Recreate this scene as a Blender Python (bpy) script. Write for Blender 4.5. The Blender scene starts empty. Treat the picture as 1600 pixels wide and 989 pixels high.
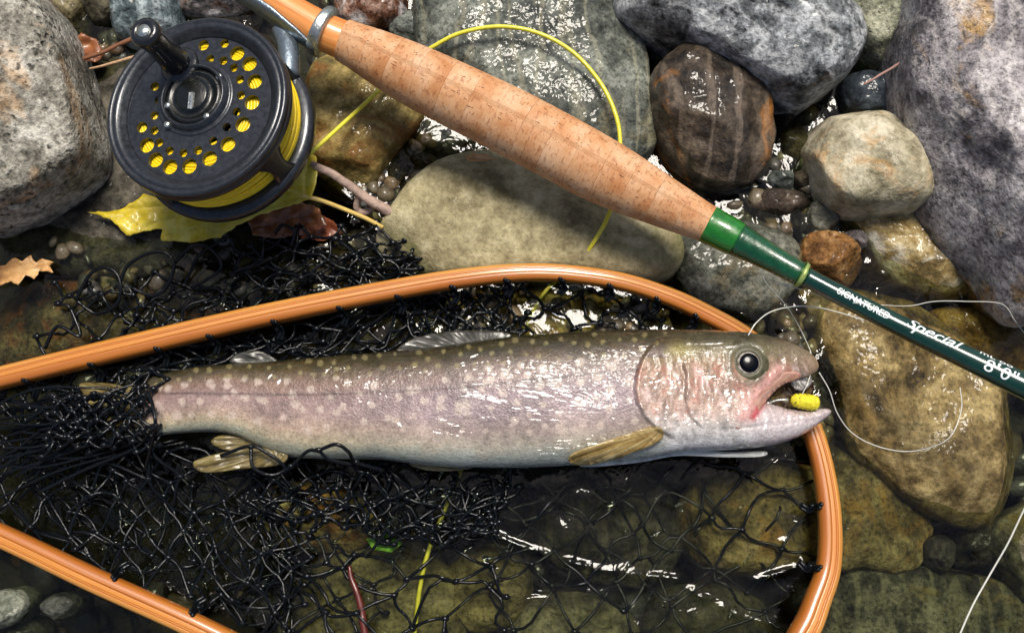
import bpy, bmesh, math, random
import numpy as np
from mathutils import Vector, Matrix
from mathutils.geometry import delaunay_2d_cdt

# ------------------------------------------------------------------ camera, world, sun, exposure
scene = bpy.context.scene
col = scene.collection
R = math.radians
TILT = R(12)
CAM = np.array([0.0, -0.0893, 0.42])
FPX = 800 / math.tan(R(27))
cd = bpy.data.cameras.new('camera')
cd.sensor_width = 36
cd.lens = 18 / math.tan(R(27))
cd.clip_start = 0.01
cd.clip_end = 100
cam = bpy.data.objects.new('camera', cd)
cam.location = CAM
cam.rotation_euler = (TILT, 0, 0)
col.objects.link(cam)
scene.camera = cam

SUN_EL, SUN_AZ = R(68), R(10)          # azimuth measured from +y (top of the picture) towards +x
world = bpy.data.worlds.new('World')
scene.world = world
world.use_nodes = True
wn = world.node_tree
bg = wn.nodes['Background']
sky = wn.nodes.new('ShaderNodeTexSky')
sky.sky_type = 'NISHITA'
sky.sun_disc = False
sky.sun_elevation = SUN_EL
sky.sun_rotation = SUN_AZ
sky.air_density = 1.0
sky.dust_density = 2.5
sky.ozone_density = 0.5
wn.links.new(sky.outputs[0], bg.inputs[0])
bg.inputs[1].default_value = 0.05

sd = bpy.data.lights.new('sun', 'SUN')
sd.energy = 2.6
sd.angle = R(20)
sd.color = (1.0, 0.93, 0.83)
sun = bpy.data.objects.new('sun', sd)
d = Vector((math.sin(SUN_AZ) * math.cos(SUN_EL), math.cos(SUN_AZ) * math.cos(SUN_EL), math.sin(SUN_EL)))
sun.rotation_euler = d.to_track_quat('Z', 'Y').to_euler()
sun.location = d * 3
col.objects.link(sun)

scene.view_settings.view_transform = 'Standard'
scene.view_settings.look = 'None'
scene.view_settings.gamma = 1
scene.view_settings.exposure = 0.78
scene.render.engine = 'CYCLES'
scene.cycles.max_bounces = 5
scene.cycles.diffuse_bounces = 2
scene.cycles.glossy_bounces = 3
scene.cycles.transparent_max_bounces = 12
scene.cycles.use_denoising = True
scene.cycles.adaptive_threshold = 0.03

# ------------------------------------------------------------------ projection helpers
VIEW = np.array([0, math.sin(TILT), -math.cos(TILT)])
UP = np.array([0, math.cos(TILT), math.sin(TILT)])
RIGHT = np.array([1.0, 0, 0])


def P(px, py, z):
    """world point at height z seen at picture position px, py (arrays allowed)"""
    px = np.asarray(px, float); py = np.asarray(py, float); z = np.asarray(z, float)
    a = (px - 800) / FPX; b = (494.5 - py) / FPX
    ray = a[..., None] * RIGHT + b[..., None] * UP + VIEW
    t = (z - CAM[2]) / ray[..., 2]
    return CAM + ray * t[..., None]


def proj(v):
    q = np.asarray(v) - CAM
    dep = q @ VIEW
    return 800 + FPX * (q @ RIGHT) / dep, 494.5 - FPX * (q @ UP) / dep


def mpp(px, py, z):
    v = P(px, py, z) - CAM
    return (v @ VIEW) / FPX


def lin(c):
    c = np.array(c, float) / 255.0
    return np.where(c <= 0.04045, c / 12.92, ((c + 0.055) / 1.055) ** 2.4)


def rgb(c, k=1.0):
    l = np.clip(lin(c) * k, 0, 0.9)
    return (l[0], l[1], l[2], 1)


# ------------------------------------------------------------------ noise in numpy
def _hash(ix, iy, iz, seed):
    h = (ix * 374761393 + iy * 668265263 + iz * 2147483647 + seed * 1274126177) & 0xFFFFFFFF
    h = ((h ^ (h >> 13)) * 1274126177) & 0xFFFFFFFF
    h = h ^ (h >> 16)
    return (h & 0xFFFFFF) / float(0xFFFFFF) * 2 - 1


def vnoise(p, seed=0):
    p = np.asarray(p, float)
    i = np.floor(p).astype(np.int64); f = p - i
    u = f * f * f * (f * (f * 6 - 15) + 10)
    x, y, z = i[..., 0], i[..., 1], i[..., 2]
    ux, uy, uz = u[..., 0], u[..., 1], u[..., 2]
    r = 0
    for dx in (0, 1):
        for dy in (0, 1):
            for dz in (0, 1):
                w = (ux if dx else 1 - ux) * (uy if dy else 1 - uy) * (uz if dz else 1 - uz)
                r = r + w * _hash(x + dx, y + dy, z + dz, seed)
    return r


def fbm(p, seed=0, octv=4, gain=0.5):
    p = np.asarray(p, float)
    a, s, r = 1.0, 1.0, 0.0
    for o in range(octv):
        r = r + a * vnoise(p * s + 17.3 * o, seed + o)
        a *= gain; s *= 2.03
    return r


def n2(x, y, sc, seed=0, octv=3):
    return fbm(np.stack([np.asarray(x) / sc, np.asarray(y) / sc, np.full(np.shape(x), 0.37)], -1), seed, octv)


def sstep(a, b, x):
    t = np.clip((x - a) / (b - a), 0, 1)
    return t * t * (3 - 2 * t)


def catmull(pts, n=8, closed=False):
    p = np.array(pts, float)
    out = []
    m = len(p)
    rng = range(m if closed else m - 1)
    for i in rng:
        if closed:
            a, b, c, e = p[(i - 1) % m], p[i], p[(i + 1) % m], p[(i + 2) % m]
        else:
            b, c = p[i], p[i + 1]
            a = p[i - 1] if i > 0 else 2 * b - c
            e = p[i + 2] if i + 2 < m else 2 * c - b
        for k in range(n):
            t = k / n
            out.append(0.5 * ((2 * b) + (-a + c) * t + (2 * a - 5 * b + 4 * c - e) * t * t + (-a + 3 * b - 3 * c + e) * t ** 3))
    if not closed:
        out.append(p[-1])
    return np.array(out)


def resample(p, n, closed=False):
    p = np.array(p, float)
    if closed:
        p = np.vstack([p, p[:1]])
    d = np.r_[0, np.cumsum(np.linalg.norm(np.diff(p, axis=0), axis=1))]
    t = np.linspace(0, d[-1], n, endpoint=not closed)
    return np.stack([np.interp(t, d, p[:, k]) for k in range(p.shape[1])], 1)


# ------------------------------------------------------------------ object helpers
def mesh_obj(name, v, f, mat, parent=None, smooth=True, uv=None, vcol=None, kind=None):
    me = bpy.data.meshes.new(name)
    v = np.asarray(v, float)
    origin = v.mean(0) if parent is None else np.zeros(3)
    me.from_pydata((v - origin).tolist(), [], [tuple(int(i) for i in q) for q in f])
    if smooth:
        me.polygons.foreach_set('use_smooth', [True] * len(me.polygons))
    if uv is not None:
        l = me.uv_layers.new(name='UVMap')
        idx = np.empty(len(me.loops), np.int32)
        me.loops.foreach_get('vertex_index', idx)
        l.data.foreach_set('uv', np.asarray(uv, np.float32)[idx].ravel())
    if vcol is not None:
        a = me.color_attributes.new('Col', 'FLOAT_COLOR', 'POINT')
        c = np.ones((len(v), 4), np.float32); c[:, :3] = vcol
        a.data.foreach_set('color', c.ravel())
    me.materials.append(mat)
    me.update()
    o = bpy.data.objects.new(name, me)
    o.location = origin
    col.objects.link(o)
    if parent is not None:
        o.parent = parent
        o.matrix_parent_inverse = Matrix.Translation(-parent_world(parent))
    if kind:
        o['kind'] = kind
    return o


def parent_world(o):
    return Vector(o.location) if o.parent is None else Vector((0, 0, 0))     # parts themselves stand at the world origin


def thing(name, label, cat, loc, group=None):
    o = bpy.data.objects.new(name, None)
    o.empty_display_size = 0.02
    col.objects.link(o)
    o.location = Vector([float(k) for k in loc])
    tag(o, label, cat, group)
    return o


def tag(o, label, cat, group=None):
    o['label'] = label
    o['category'] = cat
    if group:
        o['group'] = group
    return o


def frames(p, up=np.array([0, 0, 1.0])):
    p = np.asarray(p, float)
    t = np.gradient(p, axis=0)
    t /= np.linalg.norm(t, axis=1)[:, None] + 1e-12
    n = np.zeros_like(p)
    v = up - t[0] * (up @ t[0])
    if np.linalg.norm(v) < 1e-6:
        v = np.array([1.0, 0, 0]) - t[0] * t[0][0]
    v /= np.linalg.norm(v)
    for i in range(len(p)):
        v = v - t[i] * (v @ t[i])
        v /= np.linalg.norm(v) + 1e-12
        n[i] = v
    b = np.cross(n, t)
    return t, n, b


def tube(p, r, sides=8, closed=False, cap=True, up=np.array([0, 0, 1.0])):
    """returns verts, faces, uv (metres along, turn)"""
    p = np.asarray(p, float)
    m = len(p)
    r = np.broadcast_to(np.asarray(r, float), (m,))
    t, n, b = frames(p, up)
    a = np.arange(sides) / sides * 2 * math.pi
    v = p[:, None] + r[:, None, None] * (np.cos(a)[None, :, None] * n[:, None] + np.sin(a)[None, :, None] * b[:, None])
    v = v.reshape(-1, 3)
    f = []
    for i in range(m if closed else m - 1):
        j = (i + 1) % m
        for k in range(sides):
            l = (k + 1) % sides
            f.append((i * sides + k, i * sides + l, j * sides + l, j * sides + k))
    if cap and not closed:
        f.append(tuple(range(sides - 1, -1, -1)))
        f.append(tuple((m - 1) * sides + k for k in range(sides)))
    L = np.r_[0, np.cumsum(np.linalg.norm(np.diff(p, axis=0), axis=1))]
    uv = np.stack([np.repeat(L, sides), np.tile(a / (2 * math.pi), m)], 1)
    return v, f, uv


class Merge:
    def __init__(s):
        s.v, s.f, s.uv, s.n = [], [], [], 0

    def add(s, v, f, uv=None):
        s.v.append(np.asarray(v))
        s.f.extend([tuple(i + s.n for i in q) for q in f])
        s.uv.append(uv if uv is not None else np.zeros((len(v), 2)))
        s.n += len(v)

    def obj(s, name, mat, parent=None, **k):
        return mesh_obj(name, np.vstack(s.v), s.f, mat, parent, uv=np.vstack(s.uv), **k)


def lathe(profile, n=64, arc=2 * math.pi):
    """profile list of (radius, z) -> verts, faces around local z"""
    pr = np.array(profile, float)
    a = np.arange(n) / n * arc
    v = np.stack([pr[:, 0][:, None] * np.cos(a), pr[:, 0][:, None] * np.sin(a), np.broadcast_to(pr[:, 1][:, None], (len(pr), n))], -1).reshape(-1, 3)
    f = []
    for i in range(len(pr) - 1):
        for k in range(n):
            l = (k + 1) % n
            f.append((i * n + k, i * n + l, (i + 1) * n + l, (i + 1) * n + k))
    return v, f


def fill_outline(poly, spacing, holes=()):
    """triangulated filled outline (2-D) with inner points; returns pts, tris, distance to the outline"""
    poly = np.array(poly, float)
    lo, hi = poly.min(0), poly.max(0)
    ys = np.arange(lo[1] + spacing / 2, hi[1], spacing * 0.866)
    g = []
    for k, y in enumerate(ys):
        xs = np.arange(lo[0] + (spacing / 2 if k % 2 else 0), hi[0], spacing)
        g.append(np.stack([xs, np.full_like(xs, y)], 1))
    g = np.vstack(g)

    def inside(pt, pl):
        c = np.zeros(len(pt), bool)
        j = len(pl) - 1
        for i in range(len(pl)):
            yi, yj = pl[i, 1], pl[j, 1]
            if yi != yj:
                m = ((yi > pt[:, 1]) != (yj > pt[:, 1])) & (pt[:, 0] < (pl[j, 0] - pl[i, 0]) * (pt[:, 1] - yi) / (yj - yi) + pl[i, 0])
                c ^= m
            j = i
        return c

    def dist(pt, pl):
        best = np.full(len(pt), 1e9)
        for i in range(len(pl)):
            a, b = pl[i], pl[(i + 1) % len(pl)]
            ab = b - a
            t = np.clip(((pt - a) @ ab) / (ab @ ab + 1e-18), 0, 1)
            best = np.minimum(best, np.linalg.norm(pt - a - t[:, None] * ab, axis=1))
        return best
    ok = inside(g, poly) & (dist(g, poly) > spacing * 0.55)
    loops = [poly] + [np.array(h, float) for h in holes]
    for h in loops[1:]:
        ok &= ~inside(g, h) & (dist(g, h) > spacing * 0.45)
    g = g[ok]
    pts, edges = [], []
    for l in loops:
        b = len(pts)
        pts.extend(l.tolist())
        edges.extend([(b + i, b + (i + 1) % len(l)) for i in range(len(l))])
    pts.extend(g.tolist())
    vo, eo, fo = delaunay_2d_cdt([Vector(q) for q in pts], edges, [], 0, spacing * 1e-4)[:3]
    v = np.array([[q.x, q.y] for q in vo])
    tri = np.array([list(q) for q in fo if len(q) == 3])
    c = v[tri].mean(1)
    k = inside(c, poly)
    for h in loops[1:]:
        k &= ~inside(c, h)
    tri = tri[k]
    e1, e2 = v[tri[:, 1]] - v[tri[:, 0]], v[tri[:, 2]] - v[tri[:, 0]]
    fl = e1[:, 0] * e2[:, 1] - e1[:, 1] * e2[:, 0] < 0
    tri[fl] = tri[fl][:, ::-1]
    used = np.unique(tri)
    mp = -np.ones(len(v), int); mp[used] = np.arange(len(used))
    v = v[used]; tri = mp[tri]
    dd = np.min([dist(v, l) for l in loops], axis=0)
    return v, tri, dd


# ------------------------------------------------------------------ material helper
class Mat:
    def __init__(s, name):
        s.m = bpy.data.materials.new(name)
        s.m.use_nodes = True
        s.t = s.m.node_tree
        s.t.nodes.clear()
        s.out = s.t.nodes.new('ShaderNodeOutputMaterial')
        s._tc = None

    def put(s, sock, val):
        if val is None:
            return
        if isinstance(val, bpy.types.NodeSocket):
            s.t.links.new(val, sock)
        else:
            try:
                sock.default_value = val
            except TypeError:
                sock.default_value = (val, val, val)

    def node(s, typ, **k):
        n = s.t.nodes.new(typ)
        for a, b in k.items():
            setattr(n, a, b)
        return n

    def co(s, which='Object', scale=None, off=None):
        if s._tc is None:
            s._tc = s.node('ShaderNodeTexCoord')
        v = s._tc.outputs[which]
        if scale is not None or off is not None:
            m = s.node('ShaderNodeMapping')
            s.t.links.new(v, m.inputs[0])
            if scale is not None:
                m.inputs['Scale'].default_value = scale
            if off is not None:
                m.inputs['Location'].default_value = off
            v = m.outputs[0]
        return v

    def noise(s, vec, scale, detail=6, rough=0.6, dist=0.0):
        n = s.node('ShaderNodeTexNoise')
        s.put(n.inputs['Vector'], vec)
        n.inputs['Scale'].default_value = scale
        n.inputs['Detail'].default_value = detail
        n.inputs['Roughness'].default_value = rough
        n.inputs['Distortion'].default_value = dist
        return n.outputs[0]

    def voro(s, vec, scale, feature='F1', rand=1.0, out=0):
        n = s.node('ShaderNodeTexVoronoi', feature=feature)
        s.put(n.inputs['Vector'], vec)
        n.inputs['Scale'].default_value = scale
        n.inputs['Randomness'].default_value = rand
        return n.outputs[out]

    def wave(s, vec, scale, dist=4, dscale=1.0, detail=3):
        n = s.node('ShaderNodeTexWave')
        s.put(n.inputs['Vector'], vec)
        n.inputs['Scale'].default_value = scale
        n.inputs['Distortion'].default_value = dist
        n.inputs['Detail'].default_value = detail
        n.inputs['Detail Scale'].default_value = dscale
        return n.outputs[1]

    def ramp(s, fac, stops):
        n = s.node('ShaderNodeValToRGB')
        e = n.color_ramp.elements
        while len(e) < len(stops):
            e.new(0.5)
        for q, (pos, c) in zip(e, stops):
            q.position = pos
            q.color = c if not isinstance(c, (int, float)) else (c, c, c, 1)
        s.put(n.inputs[0], fac)
        return n.outputs[0]

    def mix(s, fac, a, b, mode='MIX'):
        n = s.node('ShaderNodeMix', data_type='RGBA', blend_type=mode)
        s.put(n.inputs[0], fac); s.put(n.inputs[6], a); s.put(n.inputs[7], b)
        return n.outputs[2]

    def math(s, op, a, b=None, clamp=False):
        n = s.node('ShaderNodeMath', operation=op, use_clamp=clamp)
        s.put(n.inputs[0], a)
        if b is not None:
            s.put(n.inputs[1], b)
        return n.outputs[0]

    def bump(s, h, dist, strength=1.0, normal=None):
        n = s.node('ShaderNodeBump')
        s.put(n.inputs['Height'], h)
        n.inputs['Distance'].default_value = dist
        n.inputs['Strength'].default_value = strength
        if normal is not None:
            s.put(n.inputs['Normal'], normal)
        return n.outputs[0]

    def done(s, **k):
        b = s.node('ShaderNodeBsdfPrincipled')
        for a, v in k.items():
            s.put(b.inputs[a.replace('_', ' ')], v)
        s.t.links.new(b.outputs[0], s.out.inputs[0])
        return s.m


# ------------------------------------------------------------------ the setting: bed and water
def bed_material():
    m = Mat('river_bed')
    c = m.co()
    n = m.noise(c, 60, 8, 0.65)
    colr = m.ramp(n, [(0.3, rgb((16, 14, 10))), (0.55, rgb((34, 30, 22))), (0.75, rgb((56, 50, 36)))])
    return m.done(Base_Color=colr, Roughness=0.7, Normal=m.bump(n, 0.004))


gx = np.linspace(-1, 1, 90); gx = np.sign(gx) * np.abs(gx) ** 2.2 * 4
X, Y = np.meshgrid(gx, gx)
Z = -0.05 + 0.006 * n2(X, Y, 0.05, 3)
bv = np.stack([X, Y, Z], -1).reshape(-1, 3)
bf = [(j * 90 + i, j * 90 + i + 1, (j + 1) * 90 + i + 1, (j + 1) * 90 + i) for j in range(89) for i in range(89)]
bed = mesh_obj('river_bed', bv, bf, bed_material(), kind='structure')


def water_material():
    m = Mat('water')
    c = m.co()
    n = m.noise(c, 85, 3, 0.55, 0.6)
    nn = m.noise(c, 16, 2, 0.5, 0.4)
    h = m.math('ADD', m.math('MULTIPLY', n, 0.35), nn)
    nor = m.bump(h, 0.004, 0.5)
    fr = m.node('ShaderNodeFresnel')
    fr.inputs['IOR'].default_value = 1.33
    m.t.links.new(nor, fr.inputs['Normal'])
    tr = m.node('ShaderNodeBsdfTransparent'); tr.inputs[0].default_value = (0.70, 0.74, 0.60, 1)
    gl = m.node('ShaderNodeBsdfGlossy'); gl.inputs['Roughness'].default_value = 0.03
    gl.inputs[0].default_value = (1, 1, 1, 1)
    m.t.links.new(nor, gl.inputs['Normal'])
    mx = m.node('ShaderNodeMixShader')
    m.t.links.new(fr.outputs[0], mx.inputs[0])
    m.t.links.new(tr.outputs[0], mx.inputs[1])
    m.t.links.new(gl.outputs[0], mx.inputs[2])
    m.t.links.new(mx.outputs[0], m.out.inputs[0])
    return m.m


GLINT_RIDGES = [  # ridges shaped into the water for bright streaks, some along sunken mesh strands
    ([(730, 815), (800, 848), (860, 868), (930, 888), (1000, 898), (1060, 905)], 0.0018, 4.3),
    ([(1060, 905), (1100, 935), (1150, 958), (1210, 975)], 0.0016, 5.0),
    ([(1180, 905), (1225, 893), (1268, 880)], 0.0016, 4.3),
    ([(690, 820), (640, 826), (600, 840)], 0.0012, 3.7),
    ([(1225, 845), (1250, 870), (1262, 885)], 0.0014, 3.7),
    ([(1355, 722), (1385, 738), (1400, 758), (1425, 752)], 0.0013, 3.7),
    ([(1080, 283), (1130, 296), (1185, 292)], 0.0016, 4.3),
    ([(1310, 345), (1345, 395), (1385, 430)], 0.0013, 3.7),
    ([(160, 400), (220, 392), (300, 395)], 0.0013, 5.0),
]
WN = 520
wx = np.linspace(-0.36, 0.36, WN); wy = np.linspace(-0.25, 0.27, WN)
wx = np.r_[-4, -1.5, -0.6, wx, 0.6, 1.5, 4]; wy = np.r_[-4, -1.5, -0.5, wy, 0.5, 1.5, 4]
X, Y = np.meshgrid(wx, wy)
near = (np.abs(X) < 0.4) & (np.abs(Y) < 0.3)
Z = near * (0.0007 * n2(X, Y, 0.035, 11, 2) + 0.00025 * n2(X, Y, 0.010, 12, 2))
qx, qy = proj(np.stack([X, Y, np.zeros_like(X)], -1))
for path, hh, w in GLINT_RIDGES:
    pl = resample(catmull(path, 6), 40)
    dd = np.full(qx.shape, 1e9)
    for a in pl:
        dd = np.minimum(dd, np.hypot(qx - a[0], qy - a[1]))
    Z = Z + hh * np.exp(-(dd / w) ** 2) * np.clip(0.55 + 0.9 * n2(X, Y, 0.006, 14, 2), 0, 1.2) * 0.85
wv = np.stack([X, Y, Z], -1).reshape(-1, 3)
nw, nh = len(wx), len(wy)
wf = [(j * nw + i, j * nw + i + 1, (j + 1) * nw + i + 1, (j + 1) * nw + i) for j in range(nh - 1) for i in range(nw - 1)]
water = mesh_obj('water', wv, wf, water_material(), kind='structure')

# ------------------------------------------------------------------ stones
_mc = [0]


def stone_material(dark, mid, light, patch=None, patch_amt=0.0, patch_scale=28, speck=0.0, speck_scale=420, speck_col=(30, 28, 24),
                   wet=0.0, grain=1.0, big=38, vein=0.0, vein_col=(200, 195, 185), vein_dir=(1, 0.3, 0.2), bump=1.0, stretch=(1, 1, 1), rough=0.62):
    _mc[0] += 1
    m = Mat('stone_surface')
    off = (_mc[0] * 3.7, _mc[0] * 1.9, _mc[0] * 5.3)
    c = m.co('Object', scale=stretch, off=off)
    n = m.noise(c, big, 7, 0.68, 0.5)
    fine = m.noise(c, 560, 3, 0.7)
    mid_n = m.noise(c, 150, 4, 0.68)
    s = m.math('ADD', m.math('MULTIPLY', n, 0.62), m.math('MULTIPLY', mid_n, 0.38))
    colr = m.ramp(s, [(0.40, rgb(dark, 0.8)), (0.5, rgb(mid, 0.92)), (0.60, rgb(light, 1.0))])
    if patch is not None:
        pn = m.noise(m.co('Object', off=(off[1], off[0], 1.0)), patch_scale, 6, 0.6, 0.8)
        pf = m.ramp(pn, [(0.62 - patch_amt * 0.25, 0.0), (0.74 - patch_amt * 0.25, 0.85)])
        colr = m.mix(pf, colr, m.mix(mid_n, rgb(patch, 0.6), rgb(patch, 1.25)))
    if vein > 0:
        wv_ = m.wave(m.co('Object', scale=vein_dir, off=off), 26, 14, 1.6, 5)
        vf = m.math('MULTIPLY', m.ramp(wv_, [(0.72, 0.0), (0.97, 1.0)]), vein)
        colr = m.mix(vf, colr, rgb(vein_col))
    g = m.ramp(fine, [(0.34, 1 - 0.8 * grain), (0.5, 1.0), (0.68, 1.0 + 0.3 * grain)])
    colr = m.mix(min(1.0, 0.75 * grain), colr, g, 'MULTIPLY')
    h = m.math('ADD', m.math('MULTIPLY', mid_n, 0.7), m.math('MULTIPLY', fine, 0.35))
    if speck > 0:
        dn = m.node('ShaderNodeTexNoise'); m.put(dn.inputs['Vector'], c); dn.inputs['Scale'].default_value = speck_scale * 0.8; dn.inputs['Detail'].default_value = 2
        va = m.node('ShaderNodeVectorMath', operation='MULTIPLY_ADD')
        m.put(va.inputs[0], dn.outputs[1]); va.inputs[1].default_value = (1.9 / speck_scale,) * 3; m.put(va.inputs[2], c)
        vv = m.voro(va.outputs[0], speck_scale * 0.9, 'F1', 1.0)
        sn = m.noise(c, speck_scale * 0.22, 3, 0.6)
        sf = m.math('MULTIPLY', m.ramp(vv, [(0.12, 1.0), (0.46, 0.0)]), m.ramp(sn, [(0.46, 0.0), (0.60, speck)]))
        colr = m.mix(sf, colr, rgb(speck_col))
        h = m.math('SUBTRACT', h, m.math('MULTIPLY', sf, 0.4))
    nor = m.bump(h, 0.0016 * bump, 1.0)
    rn = m.noise(c, 90, 4, 0.6)
    ro = m.math('ADD', m.math('MULTIPLY', rn, 0.3), rough - 0.15 - 0.2 * wet)
    cn = m.bump(m.noise(c, 90, 3, 0.6), 0.0024, 1.0)
    wetn = m.ramp(m.noise(m.co('Object', off=(off[2], off[0], 2.0)), 30, 4, 0.6), [(0.38, max(0.0, wet * 1.3 - 0.45)), (0.6, wet)])
    return m.done(Base_Color=colr, Roughness=ro, Normal=nor, Coat_Weight=wetn, Coat_Roughness=0.05, Coat_IOR=1.33, Coat_Normal=cn, Specular_IOR_Level=0.12)


def stone_mesh(outline, zmid, htop, hbot, p=2.5, seed=0, cuts=3, rough=1.0, ns=128, nr=52, cutdepth=0.16, pb=2.4):
    px = resample(catmull(outline, 8, True), ns, True)
    w = P(px[:, 0], px[:, 1], zmid)[:, :2]
    c = w.mean(0)
    k = np.arange(ns); kern = np.exp(-0.5 * (np.minimum(k, ns - k) / (ns * 0.05)) ** 2); kern /= kern.sum()
    sm = np.stack([np.real(np.fft.ifft(np.fft.fft(w[:, i]) * np.fft.fft(kern))) for i in range(2)], 1)
    size = float(np.sqrt(np.ptp(w[:, 0]) * np.ptp(w[:, 1])))
    ph = np.linspace(0, math.pi, nr)[1:-1]
    vs = []
    for a in ph:
        top = a < math.pi / 2
        pp = p if top else pb
        f = abs(math.sin(a)) ** (2 / pp)
        g = abs(math.cos(a)) ** (2 / pp)
        pt = c + ((w - c) * f + (sm - c) * (1 - f)) * f
        z = zmid + (htop * g if top else -hbot * g)
        vs.append(np.c_[pt, np.full(ns, z)])
    v = np.vstack(vs + [np.array([[c[0], c[1], zmid + htop]]), np.array([[c[0], c[1], zmid - hbot]])])
    cc = np.array([c[0], c[1], zmid])
    rs = np.random.RandomState(seed + 7)
    for q in range(cuts):
        az = rs.uniform(0, 2 * math.pi); el = rs.uniform(0.35, 1.25)
        n = np.array([math.cos(az) * math.cos(el), math.sin(az) * math.cos(el), math.sin(el)])
        s = (v - cc) @ n
        lim = s.max() * (1 - cutdepth * rs.uniform(0.4, 1.5))
        ov = s - lim
        soft = size * 0.012
        push = soft * np.log1p(np.exp(np.clip(ov / soft, -30, 30)))
        v = v - np.minimum(push, 0.92 * np.maximum(push, 0))[:, None] * n
    dirv = v - cc
    dirv /= np.linalg.norm(dirv, axis=1)[:, None] + 1e-9
    amt = rough * size * (0.034 * fbm(v / (size * 0.34), seed, 3) + 0.016 * (0.5 - np.abs(fbm(v / (size * 0.13), seed + 5, 4)))) + rough * 0.0006 * fbm(v / 0.006, seed + 9, 3)
    side = np.clip(dirv[:, 2], -1, 1)
    v = v + dirv * (amt * (0.35 + 0.65 * np.abs(side)))[:, None]
    f = []
    m = nr - 2
    for i in range(m - 1):
        for k in range(ns):
            l = (k + 1) % ns
            f.append((i * ns + k, (i + 1) * ns + k, (i + 1) * ns + l, i * ns + l))
    t, b = m * ns, m * ns + 1
    f += [(t, k, (k + 1) % ns) for k in range(ns)]
    f += [(b, (m - 1) * ns + (k + 1) % ns, (m - 1) * ns + k) for k in range(ns)]
    return v, f


def stone(name, outline, zmid, htop, hbot, label, mat, cat='stone', **k):
    v, f = stone_mesh(outline, zmid, htop, hbot, **k)
    return tag(mesh_obj(name, v, f, mat), label, cat)


SM = stone_material
stone('granite_boulder', [(-90, -60), (30, -45), (72, -5), (100, 45), (122, 110), (141, 190), (139, 240), (108, 276), (60, 308), (5, 332), (-80, 335), (-130, 150)],
      0.028, 0.030, 0.075, 'pale speckled granite boulder with ochre stain beside the reel',
      SM((92, 88, 78), (158, 154, 142), (208, 204, 192), (205, 165, 120), 0.3, 22, 0.95, 330, (52, 48, 42), wet=0.08, grain=0.9, big=60, bump=1.4),
      'boulder', p=3.6, seed=1, cuts=4, rough=0.7, ns=180, nr=80)
stone('dark_slab', [(25, 330), (95, 215), (120, 110), (230, 70), (400, 90), (520, 190), (500, 330), (400, 400), (270, 438), (120, 440), (20, 410)],
      -0.016, 0.018, 0.035, 'dark grey flat slab under the reel and yellow leaf',
      SM((40, 38, 33), (72, 68, 59), (104, 98, 86), speck=0.4, wet=0.35, grain=0.8), 'slab', p=3.4, seed=2, cuts=2, rough=0.55, ns=170, nr=64)
stone('wet_cobble', [(180, -40), (270, -40), (285, 20), (272, 62), (225, 75), (186, 60), (176, 15)], 0.004, 0.016, 0.04,
      'wet blue-grey cobble with white patch behind the reel handle knob',
      SM((60, 72, 76), (98, 112, 116), (178, 192, 196), (205, 218, 220), 0.55, 40, wet=0.8), 'cobble', p=2.6, seed=3)
stone('dark_pebble', [(128, -30), (175, -35), (182, 10), (165, 38), (140, 28)], 0.0, 0.012, 0.03, 'small dark brown stone wedged beside the wet blue-grey cobble',
      SM((36, 34, 28), (70, 66, 54), (110, 104, 88), wet=0.6), 'pebble', p=2.6, seed=4)
stone('brown_pebble', [(75, -30), (128, -30), (150, 30), (140, 60), (108, 50), (85, 20)], -0.006, 0.012, 0.03, 'olive brown pebble touching the speckled granite boulder',
      SM((60, 54, 38), (98, 90, 66), (132, 122, 94), wet=0.5), 'pebble', p=2.6, seed=5)
stone('mottled_cobble', [(280, -40), (385, -45), (400, 0), (380, 22), (320, 28), (278, 18)], 0.0, 0.014, 0.035, 'mottled grey and white cobble behind the reel rim',
      SM((70, 66, 64), (130, 124, 122), (200, 196, 196), (120, 80, 60), 0.3, 50, wet=0.6), 'cobble', p=2.6, seed=6)
stone('rusty_cobble', [(540, -45), (625, -45), (640, 10), (615, 42), (560, 48), (520, 15)], 0.0, 0.014, 0.035, 'rusty brown wet cobble behind the metal reel seat ring',
      SM((48, 34, 28), (112, 74, 54), (176, 150, 136), (205, 200, 200), 0.4, 60, wet=0.8), 'cobble', p=2.6, seed=7)
stone('grey_pebble', [(612, 34), (640, 25), (668, 40), (662, 72), (630, 72), (608, 55)], -0.004, 0.012, 0.03, 'small smooth grey-green pebble beside the cork grip',
      SM((70, 76, 72), (98, 104, 98), (124, 128, 120), wet=0.3), 'pebble', p=2.6, seed=8)
stone('olive_boulder', [(478, 150), (500, 105), (560, 85), (640, 110), (668, 165), (660, 200), (620, 250), (585, 292), (530, 300), (490, 275), (470, 215)],
      -0.004, 0.018, 0.045, 'olive brown wet boulder between the reel and the cork grip',
      SM((70, 60, 30), (132, 114, 64), (178, 156, 98), (124, 74, 28), 0.45, 34, wet=0.7, grain=0.7), 'boulder', p=3.4, seed=9, cuts=5)
stone('grey_green_boulder', [(668, -50), (760, -60), (930, -55), (985, 20), (1010, 95), (1018, 170), (1022, 235), (960, 265), (850, 245), (740, 190), (665, 130), (650, 60)],
      0.000, 0.022, 0.05, 'large grey-green wet boulder inside the yellow line loop',
      SM((52, 56, 52), (94, 98, 90), (138, 142, 132), (136, 126, 92), 0.3, 20, 0.35, 300, (44, 46, 44), wet=0.85, big=30, vein=0.22, vein_col=(186, 180, 150)),
      'boulder', p=3.6, seed=10, cuts=5, rough=1.0, ns=170, nr=72)
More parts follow.
